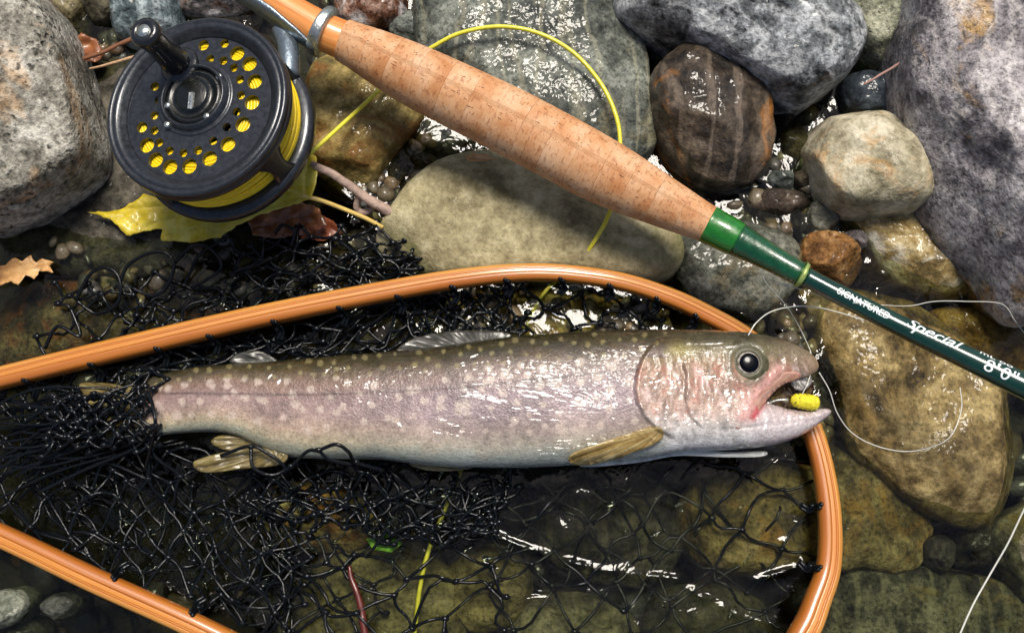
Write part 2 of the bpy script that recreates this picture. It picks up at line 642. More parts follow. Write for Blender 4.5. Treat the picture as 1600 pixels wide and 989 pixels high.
stone('beige_boulder', [(588, 385), (605, 345), (640, 295), (690, 262), (760, 246), (850, 262), (960, 300), (1040, 345), (1062, 410), (1020, 445), (900, 440), (740, 440), (620, 425)],
      -0.003, 0.021, 0.045, 'smooth beige sandstone boulder under the cork grip',
      SM((128, 118, 86), (170, 160, 124), (196, 186, 152), (120, 118, 76), 0.22, 16, 0.3, 700, (100, 92, 66), wet=0.12, grain=0.55, big=24, bump=0.7),
      'boulder', p=4.6, seed=11, cuts=3, rough=0.45, ns=170, nr=72)
stone('marbled_rock', [(955, -50), (1100, -60), (1260, -40), (1320, 15), (1342, 60), (1330, 105), (1290, 142), (1235, 150), (1160, 110), (1085, 72), (1010, 38), (960, 5)],
      0.022, 0.026, 0.07, 'long grey rock marbled black and white above the brown wet stone',
      SM((40, 42, 44), (116, 120, 122), (192, 196, 198), (86, 72, 60), 0.2, 30, 0.8, 260, (34, 34, 34), wet=0.55, big=55, vein=0.35, vein_col=(216, 218, 218), vein_dir=(0.5, 1.2, 0.4)),
      'rock', p=3.0, seed=12, cuts=6, rough=1.1, ns=170, nr=72)
stone('lichen_stone', [(1285, -50), (1430, -55), (1450, 10), (1432, 70), (1395, 98), (1352, 80), (1325, 35)], 0.008, 0.020, 0.055,
      'grey-green stone wedged between the marbled rock and the huge purple-grey boulder',
      SM((88, 90, 72), (138, 140, 118), (178, 178, 156), (128, 110, 60), 0.3, 30, 0.3, wet=0.2), p=2.5, seed=13)
stone('purple_boulder', [(1440, -70), (1680, -90), (1760, 150), (1740, 400), (1640, 500), (1590, 490), (1560, 440), (1500, 370), (1455, 300), (1420, 220), (1405, 130), (1412, 40)],
      0.026, 0.034, 0.08, 'huge purple-grey boulder with pale streaks and ochre patch',
      SM((92, 88, 92), (152, 146, 148), (196, 190, 190), (188, 150, 92), 0.16, 34, 0.6, 260, (70, 64, 66), wet=0.3, big=46, vein=0.32, vein_col=(206, 200, 194), vein_dir=(1.2, 0.8, 0.3), bump=1.3),
      'boulder', p=3.4, seed=14, cuts=6, rough=1.1, ns=200, nr=90)
stone('rust_veined_stone', [(1010, 150), (1030, 105), (1075, 82), (1130, 88), (1172, 125), (1200, 185), (1205, 235), (1185, 278), (1130, 296), (1075, 280), (1030, 230)],
      0.004, 0.026, 0.055, 'dark brown wet stone with orange rust patch beside the cork grip',
      SM((34, 30, 27), (64, 56, 48), (102, 90, 76), (170, 112, 52), 0.22, 34, 0.2, wet=0.9, grain=0.7, vein=0.3, vein_col=(150, 134, 118)), p=3.3, seed=25, cuts=6, rough=1.1)
stone('egg_stone', [(1257, 235), (1262, 200), (1300, 184), (1370, 186), (1415, 200), (1440, 250), (1448, 300), (1432, 328), (1380, 336), (1320, 332), (1280, 300)],
      0.008, 0.022, 0.05, 'pale rounded stone with orange stains resting on a wet yellow stone',
      SM((128, 120, 94), (176, 168, 142), (208, 200, 176), (200, 154, 96), 0.25, 46, 0.25, wet=0.3, grain=0.6, big=44), p=3.4, seed=16, cuts=4, rough=0.6)
stone('slate_pebble', [(1302, 150), (1315, 128), (1345, 120), (1385, 135), (1412, 165), (1405, 192), (1360, 196), (1318, 182)], -0.002, 0.016, 0.04,
      'dark slate-blue wet pebble above the pale egg-shaped stone',
      SM((38, 44, 50), (58, 66, 74), (92, 100, 106), wet=0.9, grain=0.5), 'pebble', p=2.4, seed=17, cuts=1)
stone('ochre_stone', [(1300, 325), (1360, 322), (1450, 330), (1500, 350), (1530, 410), (1505, 462), (1440, 462), (1385, 440), (1340, 395)],
      -0.012, 0.018, 0.035, 'wet yellow-ochre stone with glittering top under the pale egg-shaped stone',
      SM((92, 76, 44), (148, 126, 78), (196, 182, 146), (214, 208, 190), 0.3, 60, wet=0.95, grain=0.7), p=3.4, seed=18, cuts=4)
stone('dark_cobble', [(1042, 390), (1065, 345), (1130, 325), (1200, 345), (1245, 390), (1245, 440), (1210, 485), (1150, 500), (1085, 480), (1050, 440)],
      -0.008, 0.017, 0.04, 'dark grey wet cobble below the bright green thread wrap',
      SM((42, 44, 38), (78, 80, 70), (120, 120, 108), (110, 96, 64), 0.2, 40, 0.5, 300, wet=0.9), 'cobble', p=3.0, cuts=4, seed=19)
stone('orange_cobble', [(1240, 400), (1255, 372), (1285, 364), (1325, 380), (1345, 415), (1330, 445), (1280, 440), (1248, 425)], -0.006, 0.016, 0.035,
      'orange-brown rusty cobble touching the green rod blank',
      SM((86, 58, 30), (134, 94, 52), (168, 132, 88), speck=0.4, wet=0.5), 'cobble', p=2.5, seed=20)
stone('tawny_boulder', [(1248, 470), (1255, 440), (1300, 418), (1365, 428), (1430, 480), (1500, 540), (1570, 600), (1606, 680), (1598, 755), (1565, 805), (1515, 828), (1440, 800), (1365, 755), (1318, 700), (1300, 610), (1270, 540)],
      -0.012, 0.019, 0.035, 'long tawny brown boulder running under the dark green rod blank',
      SM((56, 46, 25), (116, 98, 60), (166, 146, 98), (180, 148, 86), 0.3, 26, 0.3, 260, wet=0.7, big=34, grain=0.85), 'boulder', p=3.8, seed=21, cuts=6, rough=0.9, ns=180, nr=80)
stone('amber_stone', [(1442, 495), (1500, 482), (1570, 500), (1640, 540), (1640, 600), (1560, 610), (1490, 560)], -0.020, 0.017, 0.028,
      'amber brown stone behind the lettered rod blank',
      SM((76, 54, 22), (122, 92, 44), (160, 130, 74), wet=0.7), p=2.8, seed=22)
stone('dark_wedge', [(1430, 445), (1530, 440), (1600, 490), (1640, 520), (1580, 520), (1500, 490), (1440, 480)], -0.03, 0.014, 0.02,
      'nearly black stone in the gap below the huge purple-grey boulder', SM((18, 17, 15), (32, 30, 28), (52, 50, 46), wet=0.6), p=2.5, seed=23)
stone('sunken_boulder', [(1058, 800), (1075, 760), (1120, 735), (1190, 722), (1260, 730), (1300, 790), (1290, 850), (1230, 890), (1150, 900), (1085, 880), (1060, 840)],
      -0.022, 0.017, 0.028, 'brown sunken boulder under the fish jaw inside the wooden hoop',
      SM((64, 56, 34), (108, 94, 60), (148, 130, 90), (140, 104, 50), 0.3, 34, wet=0.0), 'boulder', p=3.4, cuts=4, seed=24)
stone('cracked_rock', [(1262, 760), (1290, 690), (1330, 690), (1400, 760), (1450, 800), (1452, 850), (1420, 892), (1340, 890), (1290, 900), (1262, 850)],
      -0.018, 0.014, 0.03, 'cracked yellow-brown rock just outside the wooden hoop',
      SM((56, 48, 28), (104, 92, 62), (148, 134, 96), (140, 108, 58), 0.25, 40, wet=0.2, vein=0.4, vein_col=(70, 56, 34)), 'rock', p=3.4, seed=26, cuts=7, rough=1.6)
stone('black_pebble', [(1438, 850), (1455, 835), (1480, 842), (1484, 875), (1462, 898), (1440, 885)], -0.016, 0.012, 0.02, 'small charcoal pebble beside the cracked yellow-brown rock',
      SM((34, 32, 30), (58, 54, 50), (84, 80, 74), wet=0.3), 'pebble', p=2.4, seed=27)
stone('flat_pebble', [(1482, 850), (1500, 818), (1550, 812), (1575, 845), (1545, 880), (1495, 885)], -0.022, 0.012, 0.02, 'flat dark pebble below the tawny boulder',
      SM((28, 26, 22), (52, 48, 40), (92, 82, 52), wet=0.3), 'pebble', p=2.4, seed=28)
stone('edge_stone', [(1540, 840), (1575, 800), (1640, 780), (1690, 830), (1680, 930), (1610, 945), (1565, 900)], -0.014, 0.018, 0.03, 'grey-olive stone under the clear line by the tawny boulder',
      SM((66, 62, 46), (108, 104, 84), (150, 146, 122), (130, 112, 60), 0.3, 40, wet=0.3), p=2.6, seed=29)
stone('charcoal_slab', [(1290, 905), (1340, 885), (1430, 885), (1540, 900), (1640, 950), (1640, 1040), (1400, 1060), (1260, 1040), (1270, 960)],
      -0.024, 0.014, 0.026, 'broad charcoal slab under water beside the bend of the wooden hoop',
      SM((26, 26, 22), (68, 66, 56), (122, 118, 100), (112, 98, 58), 0.3, 50, 0.5, 240, wet=0.0, vein=0.35, vein_col=(128, 124, 100), bump=1.6), 'slab', p=4.5, cuts=4, seed=30, ns=150)
stone('slate_slab', [(835, 800), (860, 745), (940, 725), (1030, 735), (1062, 790), (1060, 870), (1010, 915), (920, 905), (850, 870)],
      -0.032, 0.013, 0.018, 'dark slate slab under water below the belly of the fish',
      SM((22, 22, 18), (52, 50, 42), (92, 88, 74), wet=0.0, vein=0.3, vein_col=(100, 94, 74), bump=1.5), 'slab', p=5, cuts=4, seed=31)
stone('mossy_cobble', [(690, 905), (720, 868), (770, 850), (820, 880), (832, 930), (800, 975), (740, 985), (700, 950)], -0.026, 0.018, 0.024,
      'rounded olive cobble under water beside the yellow line end', SM((70, 64, 38), (112, 102, 66), (144, 132, 92), wet=0.0), 'cobble', p=2.5, seed=32)
stone('khaki_boulder', [(440, 930), (480, 870), (560, 850), (650, 862), (720, 900), (735, 970), (700, 1050), (520, 1060), (440, 1020)], -0.028, 0.018, 0.022,
      'khaki boulder under water behind the red twig', SM((72, 66, 42), (112, 104, 70), (144, 134, 96), wet=0.0), 'boulder', p=2.8, seed=33)
stone('grey_cobble', [(800, 960), (850, 925), (930, 930), (990, 965), (1010, 1030), (900, 1060), (810, 1030)], -0.026, 0.015, 0.022,
      'grey-brown cobble under water below the open mesh', SM((62, 60, 46), (96, 92, 72), (126, 120, 96), wet=0.0), 'cobble', p=2.6, seed=34)
stone('umber_cobble', [(1000, 960), (1040, 920), (1130, 915), (1200, 950), (1190, 1030), (1080, 1050), (1010, 1020)], -0.034, 0.014, 0.016,
      'dark umber cobble under water inside the bend of the hoop', SM((40, 38, 26), (62, 60, 44), (86, 82, 62), wet=0.0), 'cobble', p=2.6, seed=35)
stone('golden_stone', [(690, 500), (715, 458), (790, 442), (880, 440), (960, 455), (1030, 480), (1045, 530), (960, 560), (780, 560), (700, 545)], -0.018, 0.016, 0.028,
      'golden brown stone between the hoop and the back of the fish', SM((104, 86, 40), (160, 138, 76), (194, 174, 112), (180, 134, 64), 0.3, 40, wet=0.2), p=2.8, seed=36)
stone('brown_cobble', [(1050, 500), (1085, 480), (1160, 490), (1200, 530), (1190, 580), (1080, 575)], -0.022, 0.014, 0.025, 'dark brown cobble behind the head of the fish',
      SM((48, 44, 32), (84, 78, 58), (116, 108, 82), wet=0.5), 'cobble', p=2.5, seed=37)
stone('mud_cobble', [(1195, 510), (1225, 478), (1260, 500), (1300, 590), (1330, 680), (1310, 715), (1250, 690), (1210, 600)], -0.026, 0.014, 0.022, 'dark muddy cobble behind the open mouth of the fish',
      SM((40, 36, 24), (66, 60, 42), (94, 86, 62), wet=0.3), 'cobble', p=2.5, seed=38)
stone('yellow_pebble', [(402, 790), (425, 762), (480, 752), (560, 770), (590, 815), (560, 858), (480, 862), (420, 845)], -0.018, 0.016, 0.026, 'yellow-ochre stone seen through the black mesh below the fish',
      SM((112, 92, 50), (164, 144, 92), (200, 184, 136), (200, 128, 50), 0.4, 60, wet=0.2), 'pebble', p=2.6, seed=39)
stone('sage_pebble', [(-20, 940), (15, 918), (48, 925), (52, 950), (25, 975), (-20, 980)], -0.004, 0.012, 0.024, 'pale grey-green pebble below the straight side of the hoop',
      SM((76, 80, 68), (108, 112, 98), (136, 138, 122), wet=0.3), 'pebble', p=2.6, seed=40)
stone('ash_pebble', [(70, 945), (95, 925), (130, 930), (128, 955), (95, 968)], -0.008, 0.010, 0.02, 'small dark grey pebble next to the pale grey-green pebble',
      SM((42, 44, 40), (66, 68, 62), (92, 92, 84), wet=0.3), 'pebble', p=2.6, seed=41)
stone('corner_pebble', [(-20, 990), (20, 962), (65, 968), (75, 1000), (30, 1020)], -0.016, 0.010, 0.02, 'dark olive pebble touching the pale grey-green pebble',
      SM((40, 40, 34), (58, 60, 50), (82, 82, 70), wet=0.3), 'pebble', p=2.6, seed=42)
stone('mud_slab', [(-40, 470), (60, 440), (180, 430), (330, 395), (480, 385), (560, 420), (480, 500), (200, 560), (-40, 600)], -0.030, 0.018, 0.018,
      'muddy brown slab under the loops of black mesh beyond the hoop',
      SM((44, 38, 26), (78, 68, 48), (120, 106, 78), (120, 70, 34), 0.4, 60, wet=0.6, bump=2.0), 'slab', p=3.4, seed=43, cuts=2, rough=0.9, ns=160)
stone('umber_slab', [(-60, 620), (120, 600), (300, 640), (420, 740), (420, 900), (250, 950), (60, 900), (-60, 800)], -0.042, 0.013, 0.012,
      'dark umber slab sunk beneath the black mesh by the tail', SM((22, 20, 15), (38, 35, 26), (56, 52, 40), wet=0.0), 'slab', p=3.2, seed=44)
stone('dun_pebble', [(595, 290), (612, 250), (655, 225), (690, 240), (680, 270), (640, 300), (610, 318)], -0.012, 0.014, 0.03, 'dark olive wet pebble between the twig and the beige boulder',
      SM((40, 38, 26), (72, 68, 48), (110, 104, 80), wet=0.9), 'pebble', p=2.5, seed=45)
stone('grey_wedge', [(640, 215), (680, 185), (740, 215), (770, 245), (710, 262), (660, 250)], -0.012, 0.012, 0.03, 'dark grey stone in the shadow under the cork grip',
      SM((38, 40, 38), (62, 64, 60), (90, 90, 84), wet=0.7), p=2.5, seed=46)
for i, (ol, lab, cs, wt) in enumerate([
    ([(1160, 318), (1185, 302), (1245, 305), (1262, 325), (1225, 342), (1180, 338)], 'flat dark brown pebble between the rust-patched stone and the orange cobble', ((40, 34, 28), (64, 54, 46), (90, 78, 66)), .5),
    ([(1192, 290), (1205, 270), (1232, 275), (1236, 298), (1210, 304)], 'tiny glassy grey pebble between the rust-patched stone and the egg-shaped stone', ((60, 66, 62), (98, 104, 98), (150, 154, 148)), .9),
    ([(1228, 285), (1245, 272), (1266, 280), (1262, 302), (1238, 304)], 'small round brown pebble touching the egg-shaped stone', ((50, 44, 36), (78, 70, 58), (104, 96, 82)), .4),
    ([(1240, 262), (1250, 250), (1264, 252), (1262, 268), (1248, 274)], 'tiny lime-green pebble touching the egg-shaped stone', ((60, 66, 30), (108, 114, 60), (140, 144, 90)), .5),
    ([(1252, 345), (1278, 300), (1298, 312), (1305, 350), (1280, 372)], 'glossy grey stone standing beside the ochre stone', ((54, 54, 46), (88, 88, 76), (136, 134, 122)), .95),
    ([(1305, 378), (1322, 365), (1345, 372), (1348, 392), (1322, 396)], 'small lilac-grey pebble beside the orange cobble', ((70, 66, 68), (112, 106, 106), (150, 144, 144)), .5),
    ([(1170, 130), (1200, 115), (1240, 150), (1235, 200), (1205, 215)], 'black filler stone coloured as the dark hole behind the rust-patched stone', ((16, 15, 13), (30, 28, 25), (50, 47, 42)), .3),  # black colour stands for the deep shade of an empty gap
    ([(1215, 205), (1245, 200), (1262, 240), (1240, 262), (1215, 250)], 'dark olive pebble behind the egg-shaped stone', ((24, 24, 14), (44, 42, 24), (70, 66, 36)), .6),
    ([(1385, 150), (1400, 120), (1425, 140), (1430, 180), (1410, 190)], 'small black glossy pebble against the huge purple-grey boulder', ((14, 14, 16), (26, 27, 30), (50, 52, 56)), .9),
]):
    stone('pebble', ol, -0.006, 0.012, 0.03, lab, SM(*cs, wet=wt), 'pebble', p=2.5, seed=60 + i, ns=64, nr=28)

# loose gravel between the stones, and the cobbles that go on outside the picture
def ico(sub):
    bm = bmesh.new()
    bmesh.ops.create_icosphere(bm, subdivisions=sub, radius=1)
    v = np.array([q.co[:] for q in bm.verts]); f = [tuple(x.index for x in q.verts) for q in bm.faces]
    bm.free()
    return v, f


rs = np.random.RandomState(5)


def scatter(name, n, pick, smin, smax, zlo, zhi, sub, cols, label, cat, seed, dim=(0.3, 0.7)):
    v0, f0 = ico(sub)
    V, F, C = [], [], []
    cnt = 0
    for i in range(n):
        x, y = pick()
        s = rs.uniform(smin, smax)
        sc = s * np.array([rs.uniform(0.8, 1.5), rs.uniform(0.6, 1.1), rs.uniform(0.45, 0.8)])
        w = v0 * (1 + 0.30 * vnoise(v0 * 1.3 + i * 7.7, seed)[:, None]) * sc
        a = rs.uniform(0, 6.28)
        rot = np.array([[math.cos(a), -math.sin(a), 0], [math.sin(a), math.cos(a), 0], [0, 0, 1]])
        V.append(w @ rot.T + np.array([x, y, rs.uniform(zlo, zhi)]))
        F.extend([tuple(q + cnt for q in t) for t in f0])
        cnt += len(v0)
        c = lin(cols[rs.randint(len(cols))]) * rs.uniform(*dim)
        C.append(np.tile(c, (len(v0), 1)))
    m = Mat(name)
    a = m.node('ShaderNodeAttribute', attribute_name='Col')
    nz = m.noise(m.co(), 160, 7, 0.65)
    c = m.mix(0.85, a.outputs[0], m.ramp(nz, [(0.3, 0.35), (0.5, 0.9), (0.7, 1.6)]), 'MULTIPLY')
    mt = m.done(Base_Color=c, Roughness=0.4, Normal=m.bump(nz, 0.0015), Coat_Weight=0.4, Coat_Roughness=0.08)
    o = mesh_obj(name, np.vstack(V), F, mt, vcol=np.vstack(C), kind='stuff')
    return tag(o, label, cat)


scatter('gravel', 3600, lambda: (rs.uniform(-0.45, 0.45), rs.uniform(-0.34, 0.38)), 0.003, 0.010, -0.048, -0.034, 2,
        [(60, 54, 42), (82, 74, 58), (46, 44, 38), (104, 92, 66), (70, 70, 66), (96, 72, 44)], 'loose gravel coloured dark as the shaded gaps between the stones', 'gravel', 91)  # gravel colours dimmed to paint the gaps deeper in shade


grit_boxes = [(1090, 250, 1310, 420), (570, 225, 690, 345), (90, 370, 560, 470), (150, 20, 280, 110), (1180, 480, 1300, 720), (700, 440, 1040, 520)]


def grit_spot():
    a = grit_boxes[rs.randint(len(grit_boxes))]
    q = P(rs.uniform(a[0], a[2]), rs.uniform(a[1], a[3]), -0.008)
    return q[0], q[1]


scatter('grit', 620, grit_spot, 0.0015, 0.0048, -0.012, 0.0, 2,
        [(92, 82, 62), (120, 108, 84), (70, 68, 60), (130, 110, 78), (96, 96, 92), (90, 72, 50)], 'wet small grit caught between the larger stones', 'grit', 93, (0.5, 1.1))


def ring():
    while True:
        x, y = rs.uniform(-0.75, 0.75), rs.uniform(-0.62, 0.70)
        if abs(x) > 0.345 or y > 0.31 or y < -0.225:
            return x, y


scatter('river_cobbles', 420, ring, 0.02, 0.05, -0.028, -0.004, 3,
        [(120, 114, 100), (90, 86, 76), (150, 144, 130), (110, 96, 70), (80, 80, 78), (132, 120, 92)], 'grey and brown river cobbles continuing along the shore', 'cobbles', 92, (0.7, 1.2))

# ------------------------------------------------------------------ fly rod
AX = np.array([  # px, py, half width px, z
    (300, -72, 25, 0.050), (400, -15, 27, 0.050), (455, 20, 30, 0.049), (506, 50, 33, 0.048), (545, 67, 34, 0.047), (590, 89, 41, 0.0465), (647, 118, 48, 0.046), (730, 158, 51, 0.045),
    (815, 200, 52.5, 0.044), (942, 268, 51, 0.044), (1040, 318, 39, 0.045), (1107, 351, 29, 0.046), (1140, 368, 27, 0.0465), (1170, 384, 23.5, 0.047), (1210, 406, 20, 0.048), (1250, 428, 18, 0.049),
    (1258, 432, 15.5, 0.049), (1330, 470, 15.5, 0.051), (1420, 516, 16.5, 0.055), (1500, 554, 18, 0.060), (1597, 601, 20, 0.066), (1700, 650, 21, 0.072)])
_ax = catmull(AX, 16)
_q = P(_ax[:, 0], _ax[:, 1], _ax[:, 3])
_r = _ax[:, 2] * np.array([mpp(a[0], a[1], a[3]) for a in _ax])


def rod_at(x):
    """axis point and radius at the picture x of the axis"""
    return np.stack([np.interp(x, _ax[:, 0], _q[:, k]) for k in range(3)], -1), np.interp(x, _ax[:, 0], _r)


def cork_material(tint):
    m = Mat('cork')
    uv = m.co('UV')
    mp = m.node('ShaderNodeMapping'); m.t.links.new(uv, mp.inputs[0]); mp.inputs['Scale'].default_value = (1, 0.035, 1)
    mp.inputs['Location'].default_value = (tint * 3.1, 0, 0)
    rings = m.noise(mp.outputs[0], 750, 4, 0.65)
    mp2 = m.node('ShaderNodeMapping'); m.t.links.new(uv, mp2.inputs[0]); mp2.inputs['Scale'].default_value = (60, 9, 1)
    mp2.inputs['Location'].default_value = (tint * 1.7, tint * 0.9, 0)
    slit = m.noise(mp2.outputs[0], 1.6, 5, 0.6)
    obj = m.noise(m.co('Object', off=(tint, tint * 2, 0)), 90, 5, 0.6)
    k = 0.98 + 0.05 * ((tint * 7.13) % 1)
    c = m.ramp(obj, [(0.34, rgb((184, 126, 80), k)), (0.5, rgb((202, 153, 111), k)), (0.66, rgb((211, 171, 135), k))])
    c = m.mix(0.8, c, m.ramp(rings, [(0.38, (0.62, 0.50, 0.43, 1)), (0.47, (1, 1, 1, 1)), (0.62, (1.0, 0.99, 0.96, 1)), (0.7, (0.84, 0.76, 0.68, 1))]), 'MULTIPLY')
    mp3 = m.node('ShaderNodeMapping'); m.t.links.new(uv, mp3.inputs[0]); mp3.inputs['Scale'].default_value = (85, 26, 1)
    mp3.inputs['Location'].default_value = (tint * 2.9, tint * 4.1, 0)
    pit = m.noise(mp3.outputs[0], 2.2, 4, 0.6)
    pf = m.ramp(pit, [(0.655, 0.0), (0.69, 0.9)])
    c = m.mix(pf, c, rgb((112, 54, 34)))
    h = m.math('SUBTRACT', m.math('MULTIPLY', rings, 0.4), m.math('MULTIPLY', pf, 1.2))
    return m.done(Base_Color=c, Roughness=0.6, Normal=m.bump(h, 0.0006), Specular_IOR_Level=0.35)


def wood_material(name, a, b, c_, scale=900, gloss=0.5, v=30):
    m = Mat(name)
    mp = m.node('ShaderNodeMapping'); m.t.links.new(m.co('UV'), mp.inputs[0]); mp.inputs['Scale'].default_value = (14, v, 1)
    g = m.noise(mp.outputs[0], 1.0, 6, 0.65, 0.3)
    mp2 = m.node('ShaderNodeMapping'); m.t.links.new(m.co('UV'), mp2.inputs[0]); mp2.inputs['Scale'].default_value = (30, v * 4, 1)
    g2 = m.noise(mp2.outputs[0], 1.0, 4, 0.6)
    cc = m.ramp(g, [(0.3, a), (0.5, b), (0.7, c_)])
    cc = m.mix(0.5, cc, m.ramp(g2, [(0.35, 0.72), (0.55, 1.0)]), 'MULTIPLY')
    return m.done(Base_Color=cc, Roughness=0.38, Normal=m.bump(g2, 0.00012, 0.5), Coat_Weight=gloss, Coat_Roughness=0.12)


def plain(name, c, rough=0.5, metal=0.0, coat=0.0, nscale=200, var=0.3, bump=0.0003, k=1.0, spec=0.5, **kw):
    m = Mat(name)
    n = m.noise(m.co(), nscale, 6, 0.65)
    b = rgb(c, k)
    colr = m.ramp(n, [(0.3, tuple(x * (1 - var) for x in b[:3]) + (1,)), (0.7, tuple(min(1, x * (1 + var)) for x in b[:3]) + (1,))])
    ro = m.math('ADD', m.math('MULTIPLY', n, 0.25), rough - 0.12)
    return m.done(Base_Color=colr, Roughness=ro, Metallic=metal, Coat_Weight=coat, Coat_Roughness=0.06, Specular_IOR_Level=spec, Normal=m.bump(n, bump), **kw)


rod = thing('fly_rod', 'fly rod with cork grip and dark green lettered blank lying across the stones', 'fishing rod', rod_at(820)[0] - np.array([0, 0, 0.014]))


def rod_piece(name, x0, x1, mat, parent=rod, grow=0.0, n=24, chamfer=0.0, rmul=1.0, sides=40):
    xs = np.linspace(x0, x1, n)
    p, r = rod_at(xs)
    r = r * rmul + grow
    if chamfer:
        t = np.linalg.norm(p - p[0], axis=1); t2 = np.linalg.norm(p - p[-1], axis=1)
        r = r - chamfer * (np.exp(-t / 0.0006) + np.exp(-t2 / 0.0006))
    v, f, uv = tube(p, r, sides)
    uv[:, 0] += x0 * 0.00026
    return mesh_obj(name, v, f, mat, parent, uv=uv)


cuts_x = np.linspace(536, 1107, 15)
for i in range(14):
    rod_piece('cork_ring', cuts_x[i] + (0.06 if i else 0), cuts_x[i + 1], cork_material(i * 1.37 + 0.4), chamfer=0.0 if 0 < i else 0.0002, grow=0.00001 * math.sin(i * 2.3), n=40)
seat_m = wood_material('orange_reel_seat', rgb((196, 112, 48)), rgb((226, 146, 76)), rgb((240, 172, 104)), gloss=0.6, v=6)
rod_piece('reel_seat', 300, 556, seat_m, rmul=0.90)
metal_m = plain('brushed_metal', (196, 200, 196), 0.28, 0.9, nscale=400, var=0.1)
rod_piece('seat_ring', 499, 512, metal_m, grow=0.0022, chamfer=0.0004, n=12)
bright_green = plain('bright_green_thread', (28, 122, 30), 0.3, coat=0.9, nscale=300, k=0.75)
dark_green = plain('dark_green_thread', (10, 78, 42), 0.25, coat=1.0, nscale=300, k=0.8)
blank_m = plain('dark_green_blank', (6, 50, 38), 0.2, coat=1.0, nscale=100, var=0.2, bump=0.00005, k=0.9)
rod_piece('thread_wrap', 1106, 1152, bright_green, grow=0.0003, n=20)
rod_piece('thread_wrap', 1152, 1251, dark_green, grow=0.0002)
rod_piece('trim_band', 1251, 1257, plain('gold_thread', (150, 170, 96), 0.35, 0.3), grow=0.0012, n=6, chamfer=0.0002)
rod_piece('blank', 1257, 1695, blank_m, n=60)

white_ink = plain('white_ink', (232, 238, 238), 0.45, nscale=300, var=0.06)


def rod_text(s, x0, height_px, ang, shear=0.0, stretch=1.0, bold=0.0):
    cu = bpy.data.curves.new('lettering_curve', 'FONT')
    cu.body = s; cu.size = 1.0; cu.shear = shear; cu.offset = bold
    cu.resolution_u = 3
    to = bpy.data.objects.new('tmp', cu)
    col.objects.link(to)
    dg = bpy.context.evaluated_depsgraph_get()
    me = bpy.data.meshes.new_from_object(to.evaluated_get(dg))
    bpy.data.objects.remove(to)
    bm = bmesh.new(); bm.from_mesh(me)
    bmesh.ops.triangulate(bm, faces=bm.faces[:])
    for _ in range(2):
        bmesh.ops.subdivide_edges(bm, edges=[e for e in bm.edges if e.calc_length() > 0.12], cuts=1)
        bmesh.ops.triangulate(bm, faces=bm.faces[:])
    p = np.array([q.co[:] for q in bm.verts]); f = [tuple(q.index for q in fc.verts) for fc in bm.faces]
    bm.free()
    sc = height_px * mpp(x0, 520, 0.055) / 0.7
    base, _ = rod_at(np.array([x0]))
    xs = np.linspace(1100, 1695, 600); ap, ar = rod_at(xs)
    t, n, b = frames(ap)
    L = np.r_[0, np.cumsum(np.linalg.norm(np.diff(ap, axis=0), axis=1))]
    s0 = np.interp(x0, xs, L)
    along = s0 + p[:, 0] * sc * stretch
    I = lambda A: np.stack([np.interp(along, L, A[:, k]) for k in range(3)], 1)
    c, N, B = I(ap), I(n), I(b)
    r = np.interp(along, L, ar)
    side = 1.0 if b[0][1] > 0 else -1.0
    al = ang + p[:, 1] * sc / r
    v = c + (r + 0.00018)[:, None] * (np.cos(al)[:, None] * N + side * np.sin(al)[:, None] * B)
    mesh_obj('lettering', v, f, white_ink, rod, smooth=False)


rod_text('SIGNATURED', 1306, 10.5, R(-22), stretch=0.98, bold=0.01)
rod_text('Special', 1411, 18, R(-8), shear=0.35, stretch=1.18, bold=0.012)
rod_text('mL oo', 1522, 9, R(30), stretch=1.5, bold=0.005)
rod_text('8', 1536, 19, R(-38), stretch=1.1)
rod_text('\'', 1552, 19, R(-38), stretch=1.1, bold=0.02)
rod_text('0"', 1561, 19, R(-38), stretch=1.1)

# ------------------------------------------------------------------ fly reel
FC = P(306, 165, 0.066)
ray = FC - CAM; ray /= np.linalg.norm(ray)
tdir = -0.74 * RIGHT + 0.67 * UP
tdir = tdir - ray * (tdir @ ray); tdir /= np.linalg.norm(tdir)
NRM = math.cos(R(38)) * (-ray) + math.sin(R(38)) * tdir
RE = 152 * ((FC - CAM) @ VIEW) / FPX
XA = RIGHT - NRM * (RIGHT @ NRM); XA /= np.linalg.norm(XA)
YA = np.cross(NRM, XA)
reel = thing('fly_reel', 'black fly reel with perforated spool holding yellow line beside the cork grip', 'fishing reel', FC - NRM * 0.03)


def to_reel(px, py, zl=0.0):
    """picture position -> local reel coordinates on the plane zl (in reel radii)"""
    a = (px - 800) / FPX; b = (494.5 - py) / FPX
    ry = a * RIGHT + b * UP + VIEW
    o = FC + NRM * zl * RE
    t = ((o - CAM) @ NRM) / (ry @ NRM)
    q = CAM + ry * t - o
    return np.array([q @ XA, q @ YA]) / RE


def rw(v):
    v = np.asarray(v, float) * RE
    return FC + v[:, 0:1] * XA + v[:, 1:2] * YA + v[:, 2:3] * NRM


def rpart(name, v, f, mat, parent=reel, **k):
    return mesh_obj(name, rw(v), f, mat, parent, **k)


